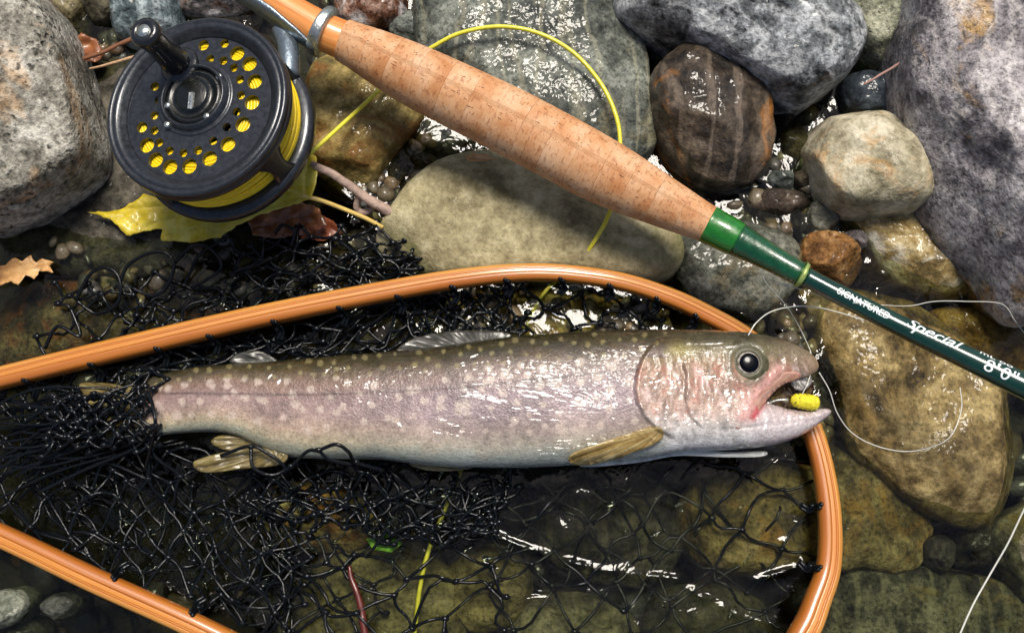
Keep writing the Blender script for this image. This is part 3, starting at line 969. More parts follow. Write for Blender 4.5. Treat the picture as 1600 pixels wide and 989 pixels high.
black_metal = plain('black_anodised_metal', (48, 51, 56), 0.33, 0.5, coat=0.35, nscale=500, var=0.4, bump=0.00012)
black_gloss = plain('black_gloss', (22, 22, 24), 0.22, 0.0, coat=0.6, nscale=300)
dark_cap = plain('dark_green_black_cap', (14, 16, 14), 0.3, 0.1, coat=0.3, nscale=300)
line_m = plain('yellow_fly_line', (240, 206, 20), 0.35, coat=0.3, nscale=400, var=0.12)
line_light = plain('pale_yellow_fly_line', (222, 214, 62), 0.35, coat=0.4, nscale=400, var=0.12)
small = [(490, 240), (550, 248), (597, 280), (625, 333), (630, 405), (610, 480), (565, 550), (503, 612), (435, 655), (368, 667), (305, 657), (258, 620), (236, 565), (236, 497), (256, 427)]
large = [(612, 215), (668, 262), (692, 342), (680, 437), (638, 537), (570, 627), (487, 692), (395, 727), (307, 730), (242, 698), (202, 632)]
holes = []
c8 = lambda x, y: (160 + x / 2.909, 10 + y / 2.909)
ca = np.arange(20) / 20 * 2 * math.pi
hub = to_reel(300, 152, -0.06)
for lst, rad in ((small, 0.046), (large, 0.082)):
    for x, y in lst:
        q = to_reel(*c8(x, y), -0.06)
        holes.append(np.stack([q[0] + rad * np.cos(ca), q[1] + rad * np.sin(ca)], 1))
for x, y, rad in ((238, 365, 0.05), (460, 178, 0.06), (555, 170, 0.05), (180, 550, 0.06)):
    q = to_reel(*c8(x, y), -0.06)
    holes.append(np.stack([q[0] + rad * np.cos(ca), q[1] + rad * np.sin(ca)], 1))
oc = np.arange(96) / 96 * 2 * math.pi
pv, pt, pd = fill_outline(np.stack([0.815 * np.cos(oc), 0.815 * np.sin(oc)], 1), 0.06, holes)
spool_v = np.c_[pv, np.full(len(pv), -0.06)]
nv = len(spool_v)
back_v = spool_v - np.array([0, 0, 0.05])
sf = [tuple(t) for t in pt] + [tuple(int(i) + nv for i in t[::-1]) for t in pt]
from collections import Counter
ec = Counter()
for t in pt:
    for a, b in ((t[0], t[1]), (t[1], t[2]), (t[2], t[0])):
        ec[(a, b)] += 1
for (a, b) in list(ec):
    if (b, a) not in ec:
        sf.append((int(b), int(a), int(a) + nv, int(b) + nv))
spool = rpart('spool', np.vstack([spool_v, back_v]), sf, black_metal, smooth=False)
v, f = lathe([(0.80, -0.10), (0.80, -0.055), (0.815, -0.045), (0.85, -0.01), (0.88, 0.012), (0.905, 0.02), (0.925, 0.012), (0.935, 0.008), (0.95, 0.02), (0.975, 0.022), (0.995, 0.005), (1.0, -0.03),
              (0.99, -0.05), (0.985, -0.06), (0.995, -0.07), (1.0, -0.10), (1.0, -0.13), (0.99, -0.145), (0.96, -0.15), (0.93, -0.14), (0.82, -0.13), (0.80, -0.10)], 128)
rpart('rim', v, f, black_metal, spool)
hx, hy = to_reel(303, 152, -0.03)
def at_hub(pr, n=64):
    v, f = lathe(pr, n)
    return v + np.array([hx, hy, 0]), f
v, f = at_hub([(0.43, -0.062), (0.42, -0.05), (0.40, -0.045), (0.385, -0.05), (0.375, -0.03), (0.35, 0.02), (0.335, 0.025), (0.32, 0.01), (0.31, -0.04)])
rpart('hub_boss', v, f, black_metal, spool)
v, f = at_hub([(0.312, -0.03), (0.29, -0.005), (0.26, 0.0), (0.25, -0.015), (0.18, -0.015), (0.17, 0.02), (0.155, 0.026), (0.0, 0.026)])
rpart('hub_cap', v, f, dark_cap, spool)
# latch on the hub and the small screws round it
bx0 = np.array([[-0.02, -0.16, 0.0], [0.03, -0.17, 0.0], [0.03, 0.02, 0.0], [-0.02, 0.02, 0.0]]) + np.array([hx, hy, 0.0])
lv = np.vstack([bx0 + [0, 0, 0.024], bx0 + [0, 0, 0.042]])
rpart('latch', lv, [(4, 5, 6, 7), (0, 1, 5, 4), (1, 2, 6, 5), (2, 3, 7, 6), (3, 0, 4, 7)], metal_m, spool, smooth=False)
for x, y in ((343, 121), (263, 166), (262, 196), (324, 183)):
    q = to_reel(x, y, -0.02)
    v, f = lathe([(0.035, -0.05), (0.035, 0.0), (0.028, 0.01), (0.0, 0.012)], 16)
    rpart('screw', v + np.array([q[0], q[1], 0]), f, metal_m, spool)
# handle knob
kb = to_reel(281, 103, -0.03)
v, f = lathe([(0.21, -0.06), (0.21, -0.02), (0.19, 0.0), (0.14, 0.01), (0.135, 0.04), (0.15, 0.06), (0.155, 0.12), (0.135, 0.30), (0.128, 0.42), (0.14, 0.55), (0.155, 0.62), (0.15, 0.67), (0.12, 0.69), (0.075, 0.69), (0.07, 0.68), (0.0, 0.68)], 40)
ks = np.array([kb[0], kb[1], 0])
knob = rpart('handle', v + ks, f, black_gloss, spool)
v, f = lathe([(0.07, 0.675), (0.065, 0.695), (0.0, 0.70)], 24)
rpart('handle_pin', v + ks, f, metal_m, knob.parent)
# wound line
mg = Merge()
rs2 = np.random.RandomState(3)
for k in range(46):
    zl = -0.19 - 0.36 * rs2.rand(); rr = 0.85 + 0.06 * rs2.rand()
    a = np.arange(72) / 72 * 2 * math.pi
    ph, ti = rs2.uniform(0, 6.28), rs2.uniform(0.0, 0.07)
    p = np.stack([rr * np.cos(a), rr * np.sin(a), zl + ti * np.sin(a + ph)], 1)
    v, f, uv = tube(rw(p), 0.016 * RE, 6, closed=True)
    mg.add(v, f, uv)
for rr in np.arange(0.42, 0.86, 0.032):
    a = np.arange(72) / 72 * 2 * math.pi
    p = np.stack([rr * np.cos(a), rr * np.sin(a), -0.140 + 0.008 * np.sin(a * 2 + rr * 40)], 1)
    v, f, uv = tube(rw(p), 0.019 * RE, 6, closed=True)
    mg.add(v, f, uv)
v, f = lathe([(0.40, -0.145), (0.84, -0.155), (0.85, -0.56), (0.40, -0.57)], 96)
mg.add(rw(v), f)
mg.obj('wound_line', line_m, reel)
# frame behind the spool
v, f = lathe([(0.0, -0.62), (0.80, -0.60), (0.84, -0.57), (0.93, -0.57), (0.97, -0.58), (1.02, -0.60), (1.03, -0.64), (1.02, -0.72), (0.99, -0.75), (0.90, -0.76), (0.0, -0.78)], 128)
rpart('frame', v, f, black_metal)
def pillar(px, py):
    q = to_reel(px, py, -0.40); an = math.atan2(q[1], q[0])
    a = np.linspace(-0.10, 0.10, 7)
    ring = np.concatenate([np.stack([0.985 * np.cos(an + a), 0.985 * np.sin(an + a)], 1), np.stack([0.91 * np.cos(an + a[::-1]), 0.91 * np.sin(an + a[::-1])], 1)])
    vs, fs = [], []
    zz = np.linspace(-0.15, -0.62, 8)
    for i, z in enumerate(zz):
        w = 1.0 + 0.7 * (abs(i - 3.5) / 3.5) ** 2
        cen = np.array([0.95 * math.cos(an), 0.95 * math.sin(an)])
        tg = np.array([-math.sin(an), math.cos(an)])
        rr = ring - cen
        rr = rr + np.outer(rr @ tg, tg) * (w - 1)
        vs.append(np.c_[cen + rr, np.full(len(ring), z)])
    n = len(ring)
    for i in range(len(zz) - 1):
        for k in range(n):
            fs.append((i * n + k, i * n + (k + 1) % n, (i + 1) * n + (k + 1) % n, (i + 1) * n + k))
    rpart('pillar', np.vstack(vs), fs, black_metal)
pillar(430, 258); pillar(448, 92); pillar(215, 330); pillar(230, 60)
# foot: an arm from the frame to the seat and a plate along it
foot = Merge()
pf = np.array([P(x, y, z) for x, y, z in ((452, 120, 0.050), (452, 88, 0.049), (447, 62, 0.047), (440, 46, 0.046))])
v, f, uv = tube(catmull(pf, 5), 0.0042, 14); foot.add(v, f, uv)
xs = np.linspace(360, 508, 24)
pp, rr = rod_at(xs)
tt, nn, bb = frames(pp)
sd_ = -1.0 if bb[0][1] > 0 else 1.0
wd = np.interp(xs, [360, 400, 440, 480, 508], [0.0035, 0.006, 0.007, 0.0055, 0.003])
vs = []
angs = np.linspace(-1, 1, 9)
for i in range(len(xs)):
    for a in angs:
        al = R(88) + a * wd[i] / rr[i]
        vs.append(pp[i] + (rr[i] * 0.9 + 0.0016) * (math.cos(al) * nn[i] + sd_ * math.sin(al) * bb[i]))
    for a in angs[::-1]:
        al = R(88) + a * wd[i] / rr[i]
        vs.append(pp[i] + (rr[i] * 0.9 + 0.0002) * (math.cos(al) * nn[i] + sd_ * math.sin(al) * bb[i]))
m_ = 18
fs = [(i * m_ + k, i * m_ + (k + 1) % m_, (i + 1) * m_ + (k + 1) % m_, (i + 1) * m_ + k) for i in range(len(xs) - 1) for k in range(m_)]
foot.add(np.array(vs), fs)
foot.obj('foot', plain('grey_blue_metal', (120, 132, 142), 0.3, 0.7, coat=0.3, nscale=500, var=0.12), reel)

# ------------------------------------------------------------------ yellow fly line
def strand(pts, rad, sides=8, n=10):
    a = catmull(np.array(pts, float), n)
    p = P(a[:, 0], a[:, 1], a[:, 2])
    return tube(p, rad, sides)


FL = [(318, 306, 0.040), (360, 309, 0.040), (400, 297, 0.040), (440, 272, 0.036), (490, 235, 0.030), (540, 190, 0.024), (581, 152, 0.020), (630, 104, 0.018), (676, 74, 0.0235), (720, 52, 0.0265), (780, 42, 0.0285), (840, 52, 0.0285), (895, 82, 0.0275),
      (938, 130, 0.0265), (962, 180, 0.0255), (969, 225, 0.024), (966, 285, 0.022), (950, 338, 0.022), (930, 375, 0.020), (905, 410, 0.012), (880, 430, 0.000), (850, 458, -0.001), (826, 500, -0.002), (812, 530, -0.004), (780, 600, -0.006),
      (710, 760, -0.006), (670, 860, -0.003), (656, 920, -0.002), (651, 960, -0.002), (645, 1010, -0.003)]
v, f, uv = strand(FL, 0.00095)
tag(mesh_obj('fly_line', v, f, line_light, uv=uv), 'thin yellow fly line looping from the reel under the cork grip', 'fishing line')

# clear nylon leader, hook link and the free end
clear_m = plain('clear_nylon', (214, 214, 204), 0.2, coat=0.8, nscale=200, var=0.05)
for pts, rad, lab in (
    ([(1190, 418, 0.032), (1196, 440, 0.028), (1230, 480, 0.026), (1256, 525, 0.026), (1270, 565, 0.027), (1262, 598, 0.028), (1250, 622, 0.030)], 0.00016, 'straight clear nylon tippet running from the green wrap to the fly'),
    ([(1169, 524, 0.040), (1182, 504, 0.040), (1205, 487, 0.038), (1240, 479, 0.036), (1275, 480, 0.034), (1310, 488, 0.030), (1350, 500, 0.026)], 0.00024, 'clear line arching over the head of the fish to the rod'),
    ([(1280, 582, 0.026), (1296, 610, 0.024), (1308, 645, 0.020), (1330, 675, 0.015), (1365, 695, 0.013), (1410, 705, 0.012), (1450, 700, 0.012), (1485, 682, 0.012), (1502, 640, 0.012), (1500, 605, 0.013)], 0.00022, 'clear line looping over the tawny boulder'),
    ([(1210, 440, 0.040), (1260, 455, 0.043), (1310, 470, 0.052), (1370, 476, 0.055), (1420, 478, 0.042), (1460, 471, 0.035), (1510, 471, 0.030), (1565, 475, 0.024), (1585, 500, 0.018), (1600, 520, 0.010)], 0.00018, 'clear line crossing the dark green rod blank'),
    ([(1620, 760, 0.02), (1598, 800, 0.016), (1575, 848, 0.012), (1548, 895, 0.008), (1520, 945, 0.006), (1498, 995, 0.004), (1490, 1020, 0.003)], 0.00038, 'thick white line crossing the grey-olive edge stone')):
    v, f, uv = strand(pts, rad, 6)
    tag(mesh_obj('leader_line', v, f, clear_m, uv=uv), lab, 'fishing line')

# ------------------------------------------------------------------ landing net: hoop
HP = np.array([(-520, 706, 14), (-400, 688, 18), (-280, 660, 22), (-160, 632, 23), (0, 591, 21.5), (202, 542, 22), (404, 495, 21), (600, 456, 19.5), (740, 433, 18), (851, 426, 16.5), (960, 438, 16.5), (1040, 462, 17), (1100, 489, 17.5), (1170, 530, 18), (1220, 580, 18.5),
               (1255, 640, 19), (1280, 708, 19.5), (1295, 794, 21), (1295, 880, 22), (1277, 938, 24), (1256, 987, 26), (1205, 1060, 27), (1080, 1130, 27), (900, 1165, 27), (700, 1150, 26), (500, 1072, 24), (300, 975, 22), (150, 907, 22), (0, 836, 21), (-160, 768, 21), (-280, 728, 21), (-400, 712, 18), (-520, 714, 14)], float)
hz = np.array([0.014, 0.014, 0.014, 0.014, 0.013, 0.013, 0.014, 0.016, 0.018, 0.019, 0.018, 0.016, 0.014, 0.012, 0.009, 0.009, 0.010, 0.011, 0.012, 0.013, 0.014, 0.015, 0.015, 0.015, 0.015, 0.015, 0.015, 0.014, 0.013, 0.013, 0.014, 0.014, 0.014])
hp = catmull(np.c_[HP, hz], 10)
hc = P(hp[:, 0], hp[:, 1], hp[:, 3])
hw = 0.84 * hp[:, 2] * np.array([mpp(a[0], a[1], a[3]) for a in hp])
ht = np.gradient(hc, axis=0); ht[:, 2] = 0; ht /= np.linalg.norm(ht, axis=1)[:, None]
hout = np.stack([-ht[:, 1], ht[:, 0], np.zeros(len(ht))], 1)      # towards the outside of the hoop (path runs clockwise seen from above)
net = thing('landing_net', 'landing net with orange laminated wooden hoop and black knotted bag under the fish', 'landing net', P(700, 800, -0.02))
woods = [wood_material('outer_hoop_wood', rgb((190, 118, 44)), rgb((206, 140, 60)), rgb((218, 158, 80)), gloss=0.75, v=5),  # laminate tones that also carry light: outer strip lit, inner side shaded
         wood_material('middle_hoop_wood', rgb((176, 96, 28)), rgb((194, 115, 38)), rgb((208, 132, 52)), gloss=0.75, v=5),
         wood_material('core_hoop_wood', rgb((186, 108, 34)), rgb((202, 128, 46)), rgb((214, 146, 62)), gloss=0.75, v=5),
         wood_material('inner_hoop_wood', rgb((160, 88, 26)), rgb((178, 104, 34)), rgb((192, 120, 46)), gloss=0.75, v=5)]
strips = [(1.0, 0.46), (0.46, 0.28), (0.28, -0.12), (-0.12, -1.0)]
for (o1, o0), wm in zip(strips, woods):
    ts = np.linspace(o0 + 0.012, o1 - 0.012, 9)
    prof = []
    H = 0.95                                                       # half depth relative to half width
    def topz(t):
        return H * (max(0.0, 1 - abs(t) ** 3.2)) ** (1 / 2.6)
    up_ = [(t, topz(t)) for t in ts]
    e = 0.025
    up_[0] = (ts[0], topz(ts[0]) - e * 0.7); up_[-1] = (ts[-1], max(0.02, topz(ts[-1]) - e * 0.7))
    dn_ = [(t, -z) for t, z in up_[::-1]]
    prof = np.array(up_ + dn_)
    m_ = len(prof)
    v = hc[:, None] + hw[:, None, None] * (prof[None, :, 0, None] * hout[:, None] + prof[None, :, 1, None] * np.array([0, 0, 1.0]))
    L = np.r_[0, np.cumsum(np.linalg.norm(np.diff(hc, axis=0), axis=1))]
    uv = np.stack([np.repeat(L, m_), np.tile(np.linspace(0, 1, m_) + o0, len(hc))], 1)
    f = [(i * m_ + k, (i + 1) * m_ + k, (i + 1) * m_ + (k + 1) % m_, i * m_ + (k + 1) % m_) for i in range(len(hc) - 1) for k in range(m_)]
    f += [tuple(range(m_)), tuple((len(hc) - 1) * m_ + k for k in range(m_ - 1, -1, -1))]
    mesh_obj('wood_strip', v.reshape(-1, 3), f, wm, net, uv=uv)

hq = np.array([P(x, 704 + (x + 380) * -0.02, 0.014) for x in np.linspace(-380, -900, 30)])
v, f, uv = tube(hq, np.interp(np.arange(30), [0, 3, 8, 16, 24, 28, 29], [0.006, 0.011, 0.0105, 0.013, 0.012, 0.009, 0.004]), 24)
mesh_obj('handle', v, f, woods[1], net, uv=uv)

# net bag: knotted diamond mesh in crumpled sheets
cord_m = Mat('black_net_cord')
_n = cord_m.noise(cord_m.co(), 1500, 3, 0.6)
cord_m = cord_m.done(Base_Color=cord_m.ramp(_n, [(0.3, (0.002, 0.0025, 0.0035, 1)), (0.7, (0.006, 0.008, 0.010, 1))]), Roughness=0.14, Specular_IOR_Level=0.3, Normal=cord_m.bump(_n, 0.00012))
bag = Merge()
kv, kf = ico(1)
rn = np.random.RandomState(11)


def edge(a, b, rad, slack, segs=6, sides=5):
    d_ = b - a
    L = np.linalg.norm(d_)
    if L < 1e-5:
        return
    s = rn.normal(0, 1, 3) * slack * L
    s2 = rn.normal(0, 1, 3) * slack * L * 0.5
    t = np.linspace(0, 1, segs)[:, None]
    p = a + d_ * t + s * (4 * t * (1 - t)) * 0.5 + s2 * np.sin(t * 2 * math.pi) * 0.5
    v, f, uv = tube(p, rad, sides, cap=False)
    bag.add(v, f, uv)


def knot(a, rad):
    v = kv * rad * (1 + 0.3 * vnoise(kv * 2 + a * 900, 4)[:, None])
    bag.add(a + v * np.array([1.25, 0.9, 0.8]), kf)


def sheet(corners, nu, nv, zf, crumple, seed, rad=0.00070, slack=0.16, stretch_n=120.0, drop=0.0, krad=2.3, zamp=0.004):
    """corners px: four points (u0v0, u1v0, u1v1, u0v1) or a grid of rows"""
    g = np.array(corners, float)
    if g.ndim == 2:
        g = np.array([[g[0], g[1]], [g[3], g[2]]])
    nr, nc = g.shape[:2]
    K = {}
    for j in range(nv + 1):
        for i in range(nu + 1):
            if (i + j) % 2:
                continue
            u, w = i / nu * (nc - 1), j / nv * (nr - 1)
            a, b = min(int(u), nc - 2), min(int(w), nr - 2)
            fu, fw = u - a, w - b
            q = g[b, a] * (1 - fu) * (1 - fw) + g[b, a + 1] * fu * (1 - fw) + g[b + 1, a] * (1 - fu) * fw + g[b + 1, a + 1] * fu * fw
            s = np.array([[q[0] / stretch_n, q[1] / stretch_n, seed * 1.7]])
            dx = fbm(s, seed, 3)[0]; dy = fbm(s + 40, seed + 1, 3)[0]; dz = fbm(s * 1.3 + 80, seed + 2, 3)[0]
            x = q[0] + crumple * dx + rn.normal(0, crumple * 0.14)
            y = q[1] + crumple * dy + rn.normal(0, crumple * 0.14)
            z = zf(x, y) + zamp * dz + rn.normal(0, 0.0006)
            K[i, j] = P(x, y, z)
    for (i, j), a in K.items():
        if rn.rand() < drop:
            continue
        knot(a, rad * krad)
        for di in (-1, 1):
            b = K.get((i + di, j + 1))
            if b is not None and rn.rand() > drop:
                edge(a, b, rad, slack)


Zc = lambda c: (lambda x, y: c)
# beyond the hoop: loops lying on the stones
sheet([[(95, 455), (250, 410), (420, 365), (640, 372)], [(85, 520), (260, 480), (430, 440), (655, 430)], [(75, 590), (260, 545), (430, 500), (640, 460)]], 12, 5, Zc(0.004), 38, 21, slack=0.24)
sheet([[(370, 370), (520, 362), (640, 385)], [(350, 430), (520, 420), (650, 415)], [(340, 500), (520, 480), (640, 455)]], 11, 6, Zc(0.006), 40, 22, slack=0.22)
sheet([[(180, 500), (420, 440), (640, 405)], [(170, 570), (420, 510), (640, 460)]], 20, 5, Zc(0.002), 36, 23, slack=0.26)
# between hoop and back of the fish
for sd_i in (24, 25, 64):
    sheet([[(60, 600), (400, 515), (640, 470), (810, 450)], [(60, 650), (330, 590), (640, 545), (790, 525)]], 22, 4, Zc(0.006 - 0.002 * (sd_i % 4)), 34, sd_i, slack=0.2)
sheet([[(770, 440), (920, 448), (1040, 470)], [(770, 545), (920, 540), (1045, 535)]], 8, 4, Zc(0.002), 24, 26, slack=0.28)
# by the tail: long pulled strands, several layers
tailz = lambda x, y: 0.006 + 0.012 * float(sstep(60, 200, x)) * float(1 - sstep(720, 800, y))
sheet([[(-30, 640), (120, 610), (260, 580)], [(-30, 720), (130, 700), (250, 660)], [(-30, 860), (140, 890), (300, 880)]], 10, 8, tailz, 34, 27, slack=0.1)
sheet([[(-30, 610), (240, 590)], [(-30, 760), (240, 690)], [(40, 870), (400, 820)]], 11, 7, Zc(0.002), 40, 28, slack=0.12)
sheet([[(110, 640), (280, 690), (470, 725)], [(110, 760), (280, 790), (470, 800)], [(130, 890), (290, 935), (450, 980)]], 10, 7, Zc(0.008), 34, 29, slack=0.12)
sheet([[(40, 640), (280, 690), (500, 720)], [(80, 860), (310, 930), (460, 1000)]], 11, 7, Zc(0.000), 44, 30, slack=0.14)
for sd_i in (71, 72):
    sheet([[(90, 628), (246, 604)], [(70, 705), (240, 690)]], 10, 6, lambda x, y: 0.020, 20, sd_i, slack=0.24, zamp=0.003)
# strands pulled almost straight towards the tail
for q in range(34):
    x0, y0 = rn.uniform(-40, 60), rn.uniform(620, 800)
    x1, y1 = rn.uniform(130, 300), rn.uniform(590, 690)
    k = rn.uniform(-26, 26)
    zz = rn.uniform(0.004, 0.014)
    v, f, uv = strand([(x0, y0, zz), (x0 * 0.66 + x1 * 0.34, y0 * 0.66 + y1 * 0.34 + k, zz + 0.002), (x0 * 0.3 + x1 * 0.7, y0 * 0.3 + y1 * 0.7 + k * 0.6, zz + 0.002), (x1, y1, zz - 0.002)], 0.0006, 6, 8)
    bag.add(v, f, uv)
# dense roll below the belly
for sd_i in (32, 34, 68):
    sheet([[(380, 712), (560, 728), (700, 734), (810, 742)], [(390, 775), (560, 790), (700, 795), (790, 795)], [(420, 810), (560, 825), (700, 830), (750, 825)]], 16, 5, Zc(0.006 - 0.0022 * (sd_i % 4)), 38, sd_i, slack=0.22)
# open mesh: under the jaw and at the bottom
sheet([[(740, 742), (900, 738), (1060, 722), (1268, 700)], [(760, 830), (900, 840), (1080, 820), (1275, 780)], [(740, 900), (900, 930), (1080, 950), (1270, 885)]], 11, 5, Zc(-0.003), 24, 35, rad=0.00066, slack=0.16)
sheet([[(740, 742), (1000, 735), (1200, 720)], [(780, 850), (1010, 860), (1230, 900)], [(740, 1010), (960, 1040), (1200, 1040)]], 9, 6, Zc(-0.006), 34, 36, rad=0.00066, slack=0.18)
sheet([[(400, 830), (560, 835), (760, 830)], [(400, 920), (560, 920), (800, 920)], [(400, 1020), (560, 1030), (820, 1030)]], 9, 6, Zc(0.002), 40, 37, rad=0.00070, slack=0.2)
sheet([[(380, 800), (500, 820), (620, 830)], [(340, 980), (480, 1000), (600, 1020)]], 7, 5, Zc(-0.001), 36, 38, rad=0.00066, slack=0.16)
sheet([[(300, 800), (500, 830)], [(280, 940), (480, 1010)]], 6, 5, Zc(0.004), 36, 69, rad=0.00066, slack=0.16)
# loops that ride up over the tail and the belly edge of the fish
for pts in ([(232, 610, 0.03), (240, 640, 0.034), (243, 665, 0.034), (238, 690, 0.026), (225, 740, 0.012)],
            [(345, 712, 0.022), (390, 697, 0.026), (418, 708, 0.026), (445, 730, 0.024), (430, 745, 0.02)],
            [(392, 700, 0.026), (396, 730, 0.026), (425, 742, 0.024), (455, 728, 0.024), (480, 705, 0.03), (498, 703, 0.032), (525, 694, 0.035), (545, 706, 0.033), (556, 722, 0.027), (600, 735, 0.02)],
            [(498, 703, 0.032), (515, 718, 0.03), (550, 726, 0.026)],
            [(60, 770, 0.014), (130, 735, 0.015), (210, 700, 0.018), (240, 668, 0.03)]):
    v, f, uv = strand(pts, 0.00075, 6, 8); bag.add(v, f, uv)
for x, y, z in ((243, 665, 0.034), (392, 698, 0.0265), (498, 703, 0.0325), (455, 728, 0.024), (556, 722, 0.027)):
    knot(P(x, y, z), 0.0014)
# big pulled loops lying on the stones beyond the hoop
for pts in ([(118, 470, 0.006), (140, 430, 0.008), (165, 418, 0.009), (185, 432, 0.009), (188, 460, 0.008), (178, 480, 0.006), (150, 490, 0.004), (120, 470, 0.006)],
            [(188, 440, 0.008), (200, 415, 0.009), (232, 396, 0.01), (260, 396, 0.01), (272, 415, 0.009), (262, 445, 0.007), (240, 462, 0.006), (205, 450, 0.006)],
            [(272, 412, 0.008), (300, 385, 0.01), (330, 390, 0.009), (345, 420, 0.007), (300, 450, 0.005)],
            [(430, 365, 0.008), (442, 352, 0.01), (460, 362, 0.01), (455, 385, 0.008)],
            [(70, 545, 0.004), (90, 510, 0.006), (125, 525, 0.006), (110, 480, 0.006)]):
    v, f, uv = strand(pts, 0.00078, 6, 8); bag.add(v, f, uv)
bag.obj('net_bag', cord_m, net, kind='stuff')
# water hanging in the mesh as small beads and films
film = Merge()
wv0, wf0 = ico(2)
spots_px = [(rn.uniform(150, 460), rn.uniform(760, 960)) for _ in range(46)] + [(rn.uniform(0, 240), rn.uniform(640, 760)) for _ in range(22)] + [(rn.uniform(430, 780), rn.uniform(740, 900)) for _ in range(30)] + \
    [(rn.uniform(140, 620), rn.uniform(400, 500)) for _ in range(24)] + [(rn.uniform(880, 1240), rn.uniform(760, 960)) for _ in range(14)]
for x, y in spots_px:
    if y > 860 + (x - 100) * 0.42 and x < 480:
        continue
    L1 = rn.uniform(0.0007, 0.0036); an = R(rn.normal(62, 22))
    q = wv0 * np.array([L1, rn.uniform(0.0005, 0.0011), 0.0008])
    q = np.stack([q[:, 0] * math.cos(an) - q[:, 1] * math.sin(an) + 0.0008 * np.sin(q[:, 0] * 700), q[:, 0] * math.sin(an) + q[:, 1] * math.cos(an), q[:, 2]], 1)
    film.add(P(x, y, rn.uniform(0.007, 0.013)) + q, wf0)
film.obj('water_beads', water.data.materials[0], net, kind='stuff')
# lashings that tie the bag to holes along the inner side of the hoop
acc = []
for x in (30, 138, 243, 332, 420, 520, 612, 700, 785, 868, 950, 1027, 1090):
    i = int(np.argmin(np.abs(hp[:170, 0] - x) + 1000 * (hp[:170, 1] > 640)))
    acc.append(i)
for x, y in ((1278, 790), (1270, 885), (300, 960), (180, 915)):
    acc.append(int(np.argmin(np.hypot(hp[:, 0] - x, hp[:, 1] - y))))
for i in acc:
    c, o, w = hc[i], hout[i], hw[i]
    t = ht[i]
    zz = np.array([0, 0, 1.0])
    a = [c - o * w * 0.75 + zz * w * 0.50, c - o * w * 0.80 + zz * w * 0.72 + t * 0.0006, c - o * w * 1.0 + zz * w * 0.48 + t * 0.0008, c - o * w * 1.1 + t * 0.001, c - o * w * 1.5 - zz * w * 0.6 + t * 0.002, c - o * w * 2.2 - zz * w * 0.9]
    mg = Merge()
    v, f, uv = tube(catmull(np.array(a), 5), 0.0009, 7); mg.add(v, f, uv)
    v, f, uv = tube(catmull(np.array(a) + t * 0.0013 - o * 0.0006, 5), 0.0007, 7); mg.add(v, f, uv)
    mg.add(c - o * w * 1.35 - zz * w * 0.4 + t * 0.001 + kv * 0.0015, kf)
    mg.obj('lashing', cord_m, net)

# ------------------------------------------------------------------ the fish
TOP = [(214, 606), (235, 590), (300, 574), (400, 566), (500, 558), (600, 550), (669, 544), (740, 534), (815, 525), (924, 518), (1033, 515), (1100, 516), (1164, 520), (1213, 529), (1249, 542), (1270, 556), (1279, 568)]
MU = [(1279, 568), (1277, 580), (1262, 590), (1240, 593), (1222, 600), (1205, 614), (1191, 628)]
ML = [(1191, 628), (1213, 634), (1238, 640), (1261, 641), (1280, 638), (1296, 638)]
BOT = [(1296, 638), (1298, 647), (1273, 667), (1249, 682), (1213, 694), (1164, 701), (1115, 704), (1067, 706), (1018, 716), (960, 722), (833, 730), (724, 730), (660, 726), (596, 718), (520, 717), (450, 713), (410, 700), (371, 681), (331, 675), (279, 677), (240, 680), (214, 672)]
outline = np.vstack([catmull(TOP, 8)[:-1], catmull(MU, 6)[:-1], catmull(ML, 6)[:-1], catmull(BOT, 8)[:-1], np.array([(214, 672), (208, 650), (208, 625)])])
outline = resample(outline, 520, True)
fv, ft, fd = fill_outline(outline, 2.5)
tp, bt = catmull(TOP, 12), catmull(BOT, 12)[::-1]
tops = lambda x: np.interp(x, tp[:, 0], tp[:, 1])
bots = lambda x: np.interp(x, bt[:, 0], bt[:, 1])
fx, fy = fv[:, 0], fv[:, 1]
half = (bots(fx) - tops(fx)) / 2
D = np.where(fx < 1060, half, np.interp(fx, [1060, 1190, 1240, 1296], [half[np.argmin(np.abs(fx - 1060))], 36, 26, 14]))
Hh = np.interp(fx, [208, 235, 300, 400, 560, 720, 860, 980, 1080, 1150, 1200, 1245, 1275, 1298], [10, 17, 27, 38, 54, 63, 65, 62, 55, 48, 38, 27, 17, 9])
u_ = 1 - np.clip(fd / np.maximum(D, 1), 0, 1)
h = Hh * np.maximum(0, 1 - u_ ** 2.6) ** (1 / 2.1)
zc = np.interp(fx, [208, 400, 700, 1000, 1180, 1300], [0.014, 0.017, 0.021, 0.024, 0.026, 0.026])
mid3 = P(fx, fy, zc)
mp_ = (mid3 - CAM) @ VIEW / FPX
top3 = mid3 + np.stack([np.zeros_like(h), np.zeros_like(h), h * mp_], 1)
sx, sy = proj(top3)                                                # where each flank point shows, used to lay the markings out along the body
# relief of the head
gy = np.array([528, 545, 560, 575, 590, 610, 630, 650, 668, 690]); gxx = np.array([1034, 1014, 1004, 998, 994, 992, 996, 1006, 1024, 1060])
gs = sx - np.interp(sy, gy, gxx)
gm = sstep(526, 545, sy) * (1 - sstep(672, 690, sy))
rel = 8.5 * sstep(-3, 3.0, gs) * np.exp(-np.maximum(gs, 0) / 40) * gm
pre = sx - np.interp(sy, [560, 590, 620, 650, 672], [1066, 1072, 1070, 1078, 1100])
pm = sstep(560, 575, sy) * (1 - sstep(660, 675, sy))
rel += 4.0 * sstep(-2.5, 2.5, pre) * np.exp(-np.maximum(pre, 0) / 22) * pm


